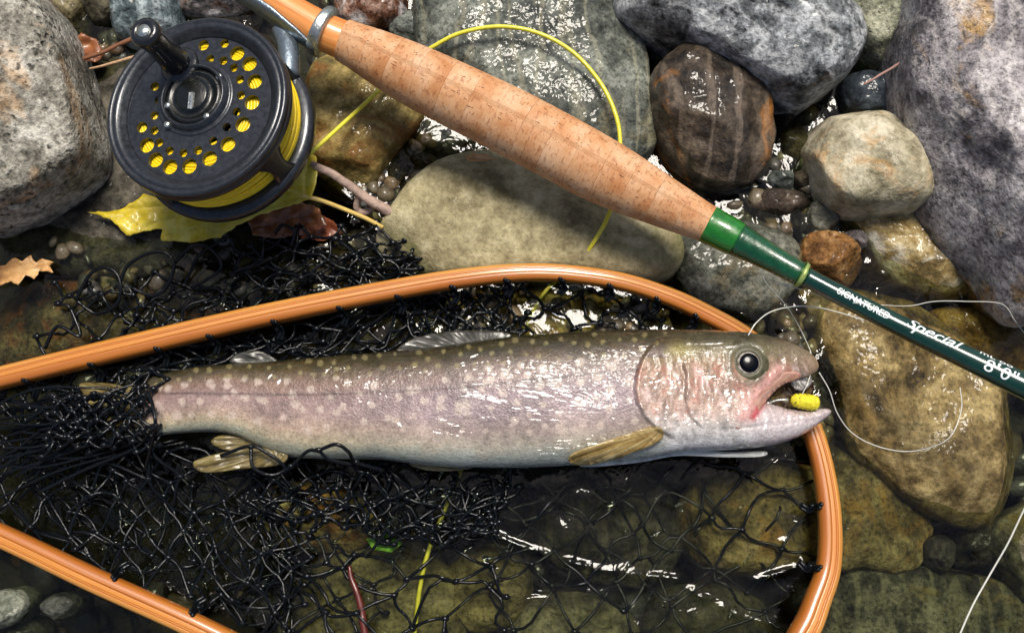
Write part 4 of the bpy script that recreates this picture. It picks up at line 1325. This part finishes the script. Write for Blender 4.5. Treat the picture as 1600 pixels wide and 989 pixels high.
def seg_d(ax, ay, bx, by):
    ab = np.array([bx - ax, by - ay]); q = np.stack([sx - ax, sy - ay], 1)
    t = np.clip(q @ ab / (ab @ ab), 0, 1)
    return np.hypot(q[:, 0] - t * ab[0], q[:, 1] - t * ab[1]), t


mx_d, mx_t = seg_d(1216, 580, 1160, 650)
rel += 3.4 * np.exp(-(mx_d / (7 + 5 * mx_t)) ** 2)
sub_d, _ = seg_d(1100, 575, 1150, 600)
rel += 1.6 * np.exp(-(sub_d / 6) ** 2)
eye_d = np.hypot(sx - 1168, sy - 568)
rel += 2.2 * np.exp(-((eye_d - 31) / 6) ** 2) - 5.0 * np.exp(-(eye_d / 20) ** 2)
jw_d, _ = seg_d(1130, 672, 1280, 655)
rel -= 1.3 * np.exp(-(jw_d / 3) ** 2)
rel += 0.35 * n2(sx, sy, 9, 41, 3) + 1.7 * n2(sx * 1.6, sy * 0.55, 15, 43, 3) * sstep(1000, 1030, sx) * sstep(545, 565, sy) * (1 - sstep(650, 680, sy))
edge_fade = sstep(0, 7, fd)
h = h + rel * edge_fade
# markings
t = np.clip((sy - tops(sx)) / np.maximum(bots(sx) - tops(sx), 1), 0, 1)
tw = t + 0.03 * n2(sx, sy, 26, 51, 3)
stops = np.array([0, 0.07, 0.16, 0.27, 0.42, 0.58, 0.72, 0.84, 0.93, 1.0])
cols_ = lin([(46, 43, 27), (62, 57, 37), (94, 79, 61), (124, 101, 91), (138, 117, 117), (153, 133, 131), (171, 152, 139), (180, 170, 149), (160, 166, 154), (172, 178, 168)])
body = np.stack([np.interp(tw, stops, cols_[:, k]) for k in range(3)], 1)
warm = (1 - sstep(420, 760, sx))[:, None]                           # the tail half is warmer, the middle more lilac
body = body * (1 + warm * np.array([0.04, 0.0, -0.10])) * (1 + (1 - warm) * np.array([-0.03, -0.01, 0.06]))
body *= (1 + 0.22 * n2(sx, sy, 60, 52, 3) + 0.20 * n2(sx, sy, 10, 53, 3) * (t < 0.85))[:, None]
rf = np.random.RandomState(8)
spots = []
while len(spots) < 170:
    x = rf.uniform(240, 1040); tt_ = rf.uniform(0.02, 0.74)
    y = tops(x) + tt_ * (bots(x) - tops(x))
    md = 17 if tt_ < 0.22 else 25
    if all((x - a) ** 2 + (y - b) ** 2 > md ** 2 for a, b, _ in spots) or rf.rand() < 0.004:
        spots.append((x, y, (4.2 if tt_ < 0.2 else 6.6) * rf.uniform(0.75, 1.2)))
sp = np.zeros(len(sx))
wob = 1 + 0.35 * n2(sx, sy, 7, 54, 2)
for x, y, r_ in spots:
    dd = np.hypot(sx - x, (sy - y) * 1.05) * wob
    sp = np.maximum(sp, 1 - sstep(r_ * 0.7, r_ * 1.15, dd))
spc = np.where((t < 0.2)[:, None], lin((150, 140, 98)), lin((206, 188, 174)))
body = body * (1 - 0.56 * sp[:, None]) + spc * 0.56 * sp[:, None]
ll = np.interp(sx, [214, 240, 500, 720, 860, 1000], [612, 614, 617, 606, 590, 578])
lm = np.exp(-((sy - ll) / 1.5) ** 2) * (sx < 1000) * 0.6
body *= (1 - lm)[:, None]
# head
hd = np.stack([np.interp(sy, [515, 530, 548, 565, 600, 640, 665, 690, 710], lin([(56, 52, 36), (70, 64, 46), (108, 98, 68), (146, 122, 96), (168, 138, 122), (186, 160, 146), (204, 196, 190), (212, 210, 210), (190, 196, 202)])[:, k]) for k in range(3)], 1)
mot = n2(sx * 1.0, sy * 0.6, 16, 55, 4)[:, None]
hd = hd * (1 + 0.34 * mot + 0.2 * n2(sx, sy, 7, 57, 3)[:, None])
streak = n2((sx - 0.35 * sy) * 1.5, sy * 0.4, 13, 58, 3)
hd = hd + (sstep(0.15, 0.7, streak) * sstep(560, 580, sy) * (1 - sstep(650, 680, sy)))[:, None] * (lin((222, 196, 188)) - hd) * 0.7
hd = hd + (sstep(0.05, 0.6, mot[:, 0]) * sstep(555, 575, sy) * (1 - sstep(640, 665, sy)))[:, None] * (lin((172, 108, 92)) - hd) * 0.5
ylw = np.exp(-((sx - 1045) / 40) ** 2 - ((sy - 549) / 11) ** 2)[:, None]
hd = hd * (1 - 0.6 * ylw) + lin((172, 158, 74)) * 0.6 * ylw
lav = (sstep(1150, 1200, sx) * sstep(600, 640, sy))[:, None]
hd = hd * (1 - 0.7 * lav) + lin((196, 184, 188)) * 0.7 * lav
snout = (sstep(1195, 1250, sx) * (1 - sstep(560, 586, sy)))[:, None]
hd = hd * (1 - 0.6 * snout) + lin((134, 118, 100)) * 0.6 * snout
mxm = np.exp(-(mx_d / 11) ** 2)[:, None]
hd = hd * (1 - 0.8 * mxm) + lin((212, 156, 148)) * 0.8 * mxm
rd, _ = seg_d(1198, 620, 1176, 652)
rdm = np.exp(-(rd / 6) ** 2)[:, None]
hd = hd * (1 - 0.8 * rdm) + lin((190, 96, 94)) * 0.8 * rdm
mo, _ = seg_d(1194, 622, 1178, 650)
mom = np.exp(-(mo / 5) ** 2)[:, None]
hd = hd * (1 - 0.7 * mom) + lin((190, 70, 80)) * 0.7 * mom
groove_shade = np.exp(-((gs + 2.0) / 2.6) ** 2) * gm * 0.55 + np.exp(-((pre + 1) / 2.4) ** 2) * pm * 0.3
hd *= (1 - groove_shade)[:, None]  # crease shade along gill cover and cheek put into the skin colour
ring_ = np.exp(-((eye_d - 29) / 5.5) ** 2)[:, None]
hd = hd * (1 - 0.6 * ring_) + lin((98, 98, 78)) * 0.6 * ring_
hm = np.where(sy < 560, sstep(1030, 1062, sx), sstep(-3, 3, gs))
hm = np.where(sy > 668, sstep(1000, 1070, sx), hm)[:, None]
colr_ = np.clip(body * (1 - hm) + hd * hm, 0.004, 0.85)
# both flanks make one closed skin
bnd = fd < 1e-3
top3 = mid3 + np.stack([np.zeros_like(h), np.zeros_like(h), np.maximum(h, 0) * mp_], 1)
low3 = mid3 - np.stack([np.zeros_like(h), np.zeros_like(h), np.maximum(h, 0) * 0.78 * mp_], 1)
nf = len(fv)
li = np.where(bnd, np.arange(nf), -1)
li[~bnd] = nf + np.arange((~bnd).sum())
fverts = np.vstack([top3, low3[~bnd]])
fcol = np.vstack([colr_, colr_[~bnd]])
# px y runs downwards, so flip the winding of the upper flank
ff = [(int(a), int(c), int(b)) for a, b, c in ft] + [(int(li[a]), int(li[b]), int(li[c])) for a, b, c in ft]

fm = Mat('trout_skin')
at = fm.node('ShaderNodeAttribute', attribute_name='Col')
oc_ = fm.co()
fn = fm.noise(oc_, 900, 5, 0.7)
sc_ = fm.voro(fm.co('Object', scale=(1, 1.25, 1)), 1150, 'F1')
mid_ = fm.noise(oc_, 130, 5, 0.6, 0.5)
fc = fm.mix(0.7, at.outputs[0], fm.ramp(fn, [(0.30, (0.34, 0.32, 0.30, 1)), (0.5, (0.95, 0.95, 0.95, 1)), (0.72, (1.3, 1.3, 1.3, 1))]), 'MULTIPLY')
fh = fm.math('ADD', fm.math('MULTIPLY', sc_, 0.35), fm.math('MULTIPLY', fn, 0.5))
slime = fm.noise(fm.co('Object', scale=(0.4, 1, 1)), 42, 4, 0.55, 1.4)
fish_m = fm.done(Base_Color=fc, Roughness=fm.math('ADD', fm.math('MULTIPLY', mid_, 0.3), 0.14), Normal=fm.bump(fh, 0.00035), Specular_IOR_Level=0.5,
                 Coat_Weight=1.0, Coat_Roughness=0.05, Coat_Normal=fm.bump(slime, 0.0060, 1.0))
fish = thing('trout', 'spotted pinkish trout with open mouth lying on the black net', 'fish', P(740, 640, 0.005))
mesh_obj('body', fverts, ff, fish_m, fish, vcol=fcol)


def fish_z(px, py):
    """height of the upper flank near a picture position"""
    i = np.argsort((sx - px) ** 2 + (sy - py) ** 2)[:4]
    return float(top3[i, 2].mean())


# eye
ez = fish_z(1168, 572)
ec_ = P(1168, 568, ez - 0.0005)
em = mpp(1168, 568, ez)
v, f = lathe([(0.0, 9.5), (6, 9.2), (12, 8.0), (18, 5.6), (22, 3.0), (25, -1.0), (25, -6), (0.0, -7)], 40)
iris_m = Mat('iris')
_rad = iris_m.noise(iris_m.co(), 700, 4, 0.6)
iris_m = iris_m.done(Base_Color=iris_m.ramp(_rad, [(0.38, rgb((96, 88, 74))), (0.6, rgb((180, 172, 164)))]), Roughness=0.3, Metallic=0.1, Coat_Weight=0.6, Coat_Roughness=0.04)
eye = mesh_obj('eye', ec_ + v * em, f, iris_m, fish)
v, f = lathe([(0.0, 11.4), (5, 11.2), (10, 10.5), (14.2, 9.0), (15.4, 6.5)], 36)
mesh_obj('pupil', ec_ + v * em + np.array([em * 1.0, 0, 0]), f, plain('pupil_black', (3, 4, 9), 0.2, coat=0.15, nscale=50, bump=0.0, spec=0.2), eye)
v, f = lathe([(17.5, 6.0), (19, 7.4), (23, 6.6), (28, 4.4), (33, 1.6), (36, -2.5)], 40)
mesh_obj('eyelid', ec_ + v * em, f, plain('eye_rim_skin', (74, 72, 50), 0.5, coat=0.05, nscale=420, var=0.5), fish)
# mouth lining
mp0 = resample(np.array([(1184, 630), (1204, 610), (1226, 596), (1262, 588), (1272, 600), (1268, 646), (1240, 644), (1212, 638)], float), 60, True)
mv, mt_, md_ = fill_outline(mp0, 4)
mz = np.interp(mv[:, 0], [1180, 1300], [0.026, 0.025]) - 0.0004 * np.minimum(md_, 14) * 0.6 - 0.001
mm = Mat('mouth_lining')
_n = mm.noise(mm.co(), 260, 5, 0.6)
mm = mm.done(Base_Color=mm.ramp(_n, [(0.35, rgb((30, 20, 14))), (0.52, rgb((72, 54, 40))), (0.66, rgb((120, 104, 52)))]), Roughness=0.3, Normal=mm.bump(_n, 0.002), Coat_Weight=0.8, Coat_Roughness=0.1)
mesh_obj('mouth_lining', P(mv[:, 0], mv[:, 1], mz), [(int(a), int(c), int(b)) for a, b, c in mt_], mm, fish)
def fin(name, poly, zf, mat, base, ray_n=14, thick=0.0005, ripple=0.0003, parent=fish, seed=0):
    """thin ribbed fin; base = picture point the rays fan out from"""
    pl = resample(catmull(poly, 8, True), 120, True)
    v2, tr, dd = fill_outline(pl, 3.2)
    an = np.arctan2(v2[:, 1] - base[1], v2[:, 0] - base[0])
    an = np.unwrap(np.sort(an))[np.argsort(np.argsort(an))]
    span = np.ptp(an) + 1e-6
    rip = np.sin((an - an.min()) / span * ray_n * 2 * math.pi)
    z = np.array([zf(x, y) for x, y in v2]) + ripple * rip * sstep(0, 5, dd) + 0.0006 * n2(v2[:, 0], v2[:, 1], 30, seed, 2)
    a = P(v2[:, 0], v2[:, 1], z); n = len(a)
    th = thick * sstep(0, 6, dd)
    b = a - np.array([0, 0, 1.0]) * (0.00012 + th)[:, None]
    f = [(int(i), int(k), int(j)) for i, j, k in tr] + [(int(i) + n, int(j) + n, int(k) + n) for i, j, k in tr]
    cnt = Counter()
    for i, j, k in tr:
        for q in ((i, j), (j, k), (k, i)):
            cnt[q] += 1
    for (i, j) in list(cnt):
        if (j, i) not in cnt:
            f.append((int(i), int(j), int(j) + n, int(i) + n))
    rr = np.hypot(v2[:, 0] - base[0], v2[:, 1] - base[1])
    uvv = np.stack([(an - an.min()) / span, rr / rr.max()], 1)
    return mesh_obj(name, np.vstack([a, b]), f, mat, parent, uv=np.vstack([uvv, uvv]))


def fin_material(name, c0, c1, c2, rays=22):
    m = Mat(name)
    mp = m.node('ShaderNodeMapping'); m.t.links.new(m.co('UV'), mp.inputs[0]); mp.inputs['Scale'].default_value = (rays, 2.2, 1)
    n = m.noise(mp.outputs[0], 1.0, 4, 0.6)
    c = m.ramp(n, [(0.34, rgb(c0)), (0.5, rgb(c1)), (0.66, rgb(c2))])
    return m.done(Base_Color=c, Roughness=0.3, Normal=m.bump(n, 0.0004), Coat_Weight=0.3, Coat_Roughness=0.12)


amber_fin = fin_material('amber_fin', (118, 92, 44), (160, 134, 78), (198, 182, 136))
pale_fin = fin_material('pale_fin', (168, 168, 158), (196, 198, 190), (220, 222, 216))
grey_fin = fin_material('grey_fin', (34, 33, 27), (56, 55, 48), (84, 83, 77))
olive_fin = fin_material('olive_fin', (60, 50, 24), (104, 90, 48), (144, 132, 86))
fin('pectoral_fin', [(1034, 670), (1032, 688), (992, 706), (948, 721), (908, 727), (889, 721), (895, 708), (938, 692), (985, 677), (1014, 667)], lambda x, y: fish_z(x, y) + 0.0022 + (1030 - x) * 0.000008, amber_fin, (1040, 668), seed=1)
fin('pectoral_fin', [(1030, 684), (1060, 690), (1090, 700), (1140, 706), (1196, 705), (1190, 713), (1130, 714), (1060, 712), (1000, 722), (930, 729), (905, 727), (960, 716), (1000, 704)], lambda x, y: 0.022, pale_fin, (1010, 690), seed=2)
fin('dorsal_fin', [(618, 552), (626, 540), (648, 528), (690, 519), (740, 516), (785, 518), (800, 526), (770, 536), (700, 546), (650, 554)], lambda x, y: 0.022 + (552 - y) * -0.00008, grey_fin, (760, 560), seed=3)
fin('adipose_fin', [(360, 566), (366, 556), (385, 549), (410, 550), (432, 562), (436, 570), (390, 572)], lambda x, y: 0.019, grey_fin, (440, 572), ray_n=5, seed=4)
fin('anal_fin', [(302, 722), (320, 714), (350, 706), (390, 700), (430, 700), (450, 712), (435, 726), (380, 732), (330, 738), (308, 734)], lambda x, y: 0.0205, olive_fin, (450, 700), seed=5)
fin('pelvic_fin', [(330, 690), (345, 680), (375, 682), (400, 695), (395, 705), (350, 702)], lambda x, y: 0.016, olive_fin, (410, 690), ray_n=7, seed=6)
fin('pelvic_fin', [(640, 722), (690, 720), (740, 722), (735, 732), (690, 736), (655, 732)], lambda x, y: 0.017, olive_fin, (640, 722), ray_n=8, seed=7)
skin_pink = fin_material('jaw_skin', (150, 104, 92), (184, 138, 122), (206, 172, 160), rays=5)
fin('upper_lip', [(1246, 581), (1228, 581), (1206, 590), (1184, 612), (1166, 636), (1150, 660), (1152, 670), (1168, 662), (1188, 640), (1204, 618), (1222, 602), (1242, 594), (1252, 588)], lambda x, y: fish_z(x, y) * 0.5 + 0.5 * (0.0335 + (1246 - x) * 0.00004) + 0.0001, skin_pink, (1262, 560), ray_n=3, thick=0.0010, ripple=0.0002, seed=9)
fin('palate', [(1234, 594), (1250, 590), (1266, 588), (1268, 598), (1256, 610), (1242, 607)], lambda x, y: 0.0256, fin_material('palate_skin', (70, 66, 62), (120, 116, 114), (170, 168, 170), rays=8), (1240, 585), ray_n=3, thick=0.001, seed=10)
fin('tail_fin', [(230, 610), (196, 604), (160, 598), (124, 600), (134, 622), (138, 640), (132, 660), (122, 684), (160, 684), (196, 678), (230, 674)], lambda x, y: 0.0135 - (230 - x) * 0.00005, olive_fin, (250, 640), ray_n=22, seed=8)

# the fly in the mouth
fz = 0.0305
fa, fb = P(1234, 624, fz), P(1281, 631, fz)
dirv = (fb - fa); Lf = np.linalg.norm(dirv)
fly = thing('fishing_fly', 'small yellow foam-bodied fly hooked in the mouth of the fish', 'fishing fly', (fa + fb) / 2 - np.array([0, 0, 0.003]))
ss = np.linspace(0, 1, 40)
rad = 0.0031 * np.sqrt(np.maximum(0.0005, 1 - (2 * ss - 1) ** 4)) * (1 + 0.06 * np.sin(ss * 2 * math.pi * 7)) * (0.85 + 0.25 * ss)
v, f, uv = tube(fa + np.outer(ss, dirv), rad, 20)
mesh_obj('foam_body', v, f, plain('yellow_foam', (226, 212, 44), 0.5, nscale=700, var=0.2, bump=0.0008), fly)
hk = [fa + np.array([0.004, 0, -0.001]), fa + np.array([-0.004, 0.0, -0.002]), fa + np.array([-0.008, -0.001, -0.003]), fa + np.array([-0.0095, 0.001, -0.0015]), fa + np.array([-0.008, 0.0035, 0.0005]), fa + np.array([-0.0055, 0.0042, 0.001])]
v, f, uv = tube(catmull(np.array(hk), 8), 0.0004, 8)
mesh_obj('hook', v, f, metal_m, fly)
mg = Merge()
for k in range(26):
    a = rn.uniform(0, 6.28); st = fa + dirv * rn.uniform(0.02, 0.22)
    e_ = st + np.array([rn.normal(-0.003, 0.002), math.cos(a) * 0.005, math.sin(a) * 0.004 + 0.0005])
    v, f, uv = tube(np.array([st, (st + e_) / 2 + rn.normal(0, 0.0004, 3), e_]), np.array([0.00018, 0.00014, 0.00004]), 4); mg.add(v, f, uv)
mg.obj('hackle', plain('brown_hackle', (70, 52, 30), 0.5), fly, kind='stuff')

# ------------------------------------------------------------------ leaves and twigs
def leaf_material(name, a, b, c, spot=(90, 54, 24)):
    m = Mat(name)
    n = m.noise(m.co(), 60, 5, 0.6)
    n3 = m.noise(m.co(), 420, 4, 0.6)
    cc = m.ramp(n, [(0.34, rgb(a)), (0.5, rgb(b)), (0.66, rgb(c))])
    cc = m.mix(m.ramp(n3, [(0.66, 0.0), (0.74, 0.8)]), cc, rgb(spot))
    cc = m.mix(0.5, cc, m.ramp(n3, [(0.3, 0.75), (0.6, 1.0)]), 'MULTIPLY')
    return m.done(Base_Color=cc, Roughness=0.4, Normal=m.bump(n3, 0.0006), Coat_Weight=0.35, Coat_Roughness=0.15)


def leaf(name, poly, zf, mat, veins, label, stem=None, stem_mat=None, stem_rad=0.0006, spacing=4.0, curl=0.002, seed=0, cat='leaf'):
    pl = resample(np.array(poly, float), 160, True)
    pl = pl + np.stack([n2(pl[:, 0], pl[:, 1], 9, seed + 3, 2), n2(pl[:, 0], pl[:, 1], 9, seed + 4, 2)], 1) * 1.8
    v2, tr, dd = fill_outline(pl, spacing)
    vd = np.full(len(v2), 1e9)
    for a, b in veins:
        a, b = np.array(a, float), np.array(b, float); ab = b - a
        t = np.clip((v2 - a) @ ab / (ab @ ab), 0, 1)
        vd = np.minimum(vd, np.linalg.norm(v2 - a - t[:, None] * ab, axis=1))
    z = zf(v2[:, 0], v2[:, 1]) + curl * n2(v2[:, 0], v2[:, 1], 55, seed, 3) - 0.0009 * np.exp(-(vd / 3.0) ** 2) + 0.0009 * np.minimum(vd, 30) / 30
    a = P(v2[:, 0], v2[:, 1], z); n = len(a)
    b = a - np.array([0, 0, 0.00025])
    f = [(int(i), int(k), int(j)) for i, j, k in tr] + [(int(i) + n, int(j) + n, int(k) + n) for i, j, k in tr]
    cnt = Counter()
    for i, j, k in tr:
        for q in ((i, j), (j, k), (k, i)):
            cnt[q] += 1
    for (i, j) in list(cnt):
        if (j, i) not in cnt:
            f.append((int(i), int(j), int(j) + n, int(i) + n))
    root = thing(name, label, cat, a.mean(0))
    mesh_obj('blade', np.vstack([a, b]), f, mat, root)
    if stem is not None:
        v, fs, uv = strand(stem, stem_rad, 8, 8)
        mesh_obj('stalk', v, fs, stem_mat or mat, root, uv=uv)
    return root


yl = leaf_material('yellow_leaf', (176, 156, 30), (214, 190, 48), (228, 214, 92), spot=(130, 90, 30))
ys = plain('yellow_stalk', (206, 176, 96), 0.4, coat=0.3)
leaf('maple_leaf', [(137, 332), (180, 330), (204, 318), (226, 303), (262, 312), (300, 300), (360, 280), (420, 260), (470, 235), (494, 244), (496, 280), (486, 310), (446, 324), (404, 336), (372, 352), (344, 370), (299, 379), (251, 376), (254, 357), (226, 361), (198, 369), (188, 356), (172, 342)],
     lambda x, y: 0.0065 + 0.012 * sstep(300, 490, x) + 0.000012 * np.maximum(0, 330 - y), yl, [((477, 307), (137, 332)), ((477, 307), (251, 374)), ((477, 307), (300, 270)), ((477, 307), (480, 240)), ((330, 318), (198, 368))],
     'yellow maple leaf with pointed lobes lying under the reel', stem=[(470, 306, 0.019), (500, 313, 0.017), (540, 328, 0.013), (575, 343, 0.010), (598, 356, 0.008)], stem_mat=ys, stem_rad=0.0010, curl=0.0028, seed=5)
br = leaf_material('dead_leaf', (92, 52, 28), (140, 84, 48), (180, 126, 80), spot=(50, 28, 16))
tan = leaf_material('tan_leaf', (150, 104, 52), (204, 154, 92), (228, 186, 128), spot=(70, 40, 22))
leaf('dead_leaf', [(-15, 420), (8, 414), (22, 402), (34, 408), (48, 400), (56, 410), (66, 404), (84, 408), (76, 416), (83, 426), (62, 424), (54, 436), (40, 430), (28, 446), (14, 440), (-15, 452)], lambda x, y: 0.004 + 0 * x, tan, [((80, 415), (-10, 440))], 'torn tan dead leaf on the muddy slab', curl=0.003, seed=15)
leaf('dead_leaf', [(385, 345), (420, 325), (465, 315), (500, 325), (512, 352), (480, 368), (430, 372), (395, 368)], lambda x, y: 0.0045 + 0 * x, br, [((500, 330), (390, 360))], 'reddish brown dead leaf beneath the stalk of the yellow leaf', curl=0.004, seed=16)
leaf('dead_leaf', [(108, 68), (128, 52), (150, 62), (165, 85), (148, 98), (120, 92)], lambda x, y: 0.010 + 0 * x, br, [((160, 90), (110, 70))], 'crumpled brown dead leaf by the granite boulder', curl=0.005, seed=17)
leaf('dead_leaf', [(490, 330), (520, 345), (535, 365), (505, 378), (470, 372)], lambda x, y: 0.0035 + 0 * x, leaf_material('rust_leaf', (110, 50, 26), (156, 84, 50), (190, 130, 96)), [((535, 365), (480, 340))], 'rust coloured leaf scrap at the edge of the black mesh', curl=0.004, seed=18)
leaf('dead_leaf', [(724, 246), (738, 241), (760, 243), (776, 250), (755, 253), (732, 252)], lambda x, y: 0.0195 + 0 * x, tan, [((724, 248), (776, 250))], 'tiny pale leaf scrap on the beige boulder', curl=0.0008, seed=19, spacing=2.5)
leaf('green_leaf', [(572, 842), (590, 832), (615, 835), (628, 848), (612, 862), (585, 860)], lambda x, y: -0.001 + 0 * x, leaf_material('green_leaf', (70, 130, 10), (104, 172, 20), (140, 200, 50), spot=(60, 110, 14)), [((572, 848), (628, 850))], 'bright green leaf under the black mesh', curl=0.001, seed=20)

twig_m = plain('grey_twig_bark', (168, 144, 130), 0.55, nscale=300, var=0.35, bump=0.001)
pale_twig = plain('pale_twig_bark', (196, 160, 124), 0.5, nscale=300, var=0.3, bump=0.0008)
red_twig = plain('red_twig_bark', (84, 28, 20), 0.4, coat=0.4, nscale=300, var=0.3)


def twig(pts, r0, r1, mat, label, side=None):
    a = catmull(np.array(pts, float), 10)
    p = P(a[:, 0], a[:, 1], a[:, 2])
    r = np.linspace(r0, r1, len(p)) * (1 + 0.12 * vnoise(p * 400, 3))
    mg = Merge()
    v, f, uv = tube(p + 0.0004 * np.stack([vnoise(p * 150, 5), vnoise(p * 150, 6), vnoise(p * 150, 7)], 1), r, 9); mg.add(v, f, uv)
    if side:
        v, f, uv = strand(side, r1 * 0.6, 7, 8); mg.add(v, f, uv)
    tag(mg.obj('twig', mat), label, 'twig')


twig([(486, 256, 0.020), (520, 272, 0.019), (560, 300, 0.014), (611, 334, 0.010)], 0.0014, 0.0024, twig_m, 'thick grey twig leaning on the olive brown boulder', side=[(562, 302, 0.013), (557, 325, 0.008), (572, 332, 0.006), (585, 322, 0.008)])
twig([(120, 95, 0.014), (160, 82, 0.016), (205, 62, 0.018), (225, 54, 0.019)], 0.0008, 0.0011, plain('brown_twig_bark', (128, 84, 58), 0.5, var=0.3), 'short brown twig behind the handle knob of the reel')
twig([(140, 108, 0.012), (180, 98, 0.014), (225, 86, 0.016), (250, 80, 0.016)], 0.0005, 0.0009, pale_twig, 'thin pale straw reaching to the reel rim')
twig([(1350, 131, 0.018), (1375, 117, 0.022), (1412, 95, 0.028)], 0.0005, 0.0006, plain('pink_twig_bark', (186, 148, 136), 0.5, var=0.2), 'thin pinkish twig bridging the slate-blue pebble and the purple-grey boulder')
twig([(546, 884, 0.002), (550, 905, 0.003), (562, 940, 0.004), (572, 1000, 0.004)], 0.0009, 0.0016, red_twig, 'dark red twig caught in the black mesh')
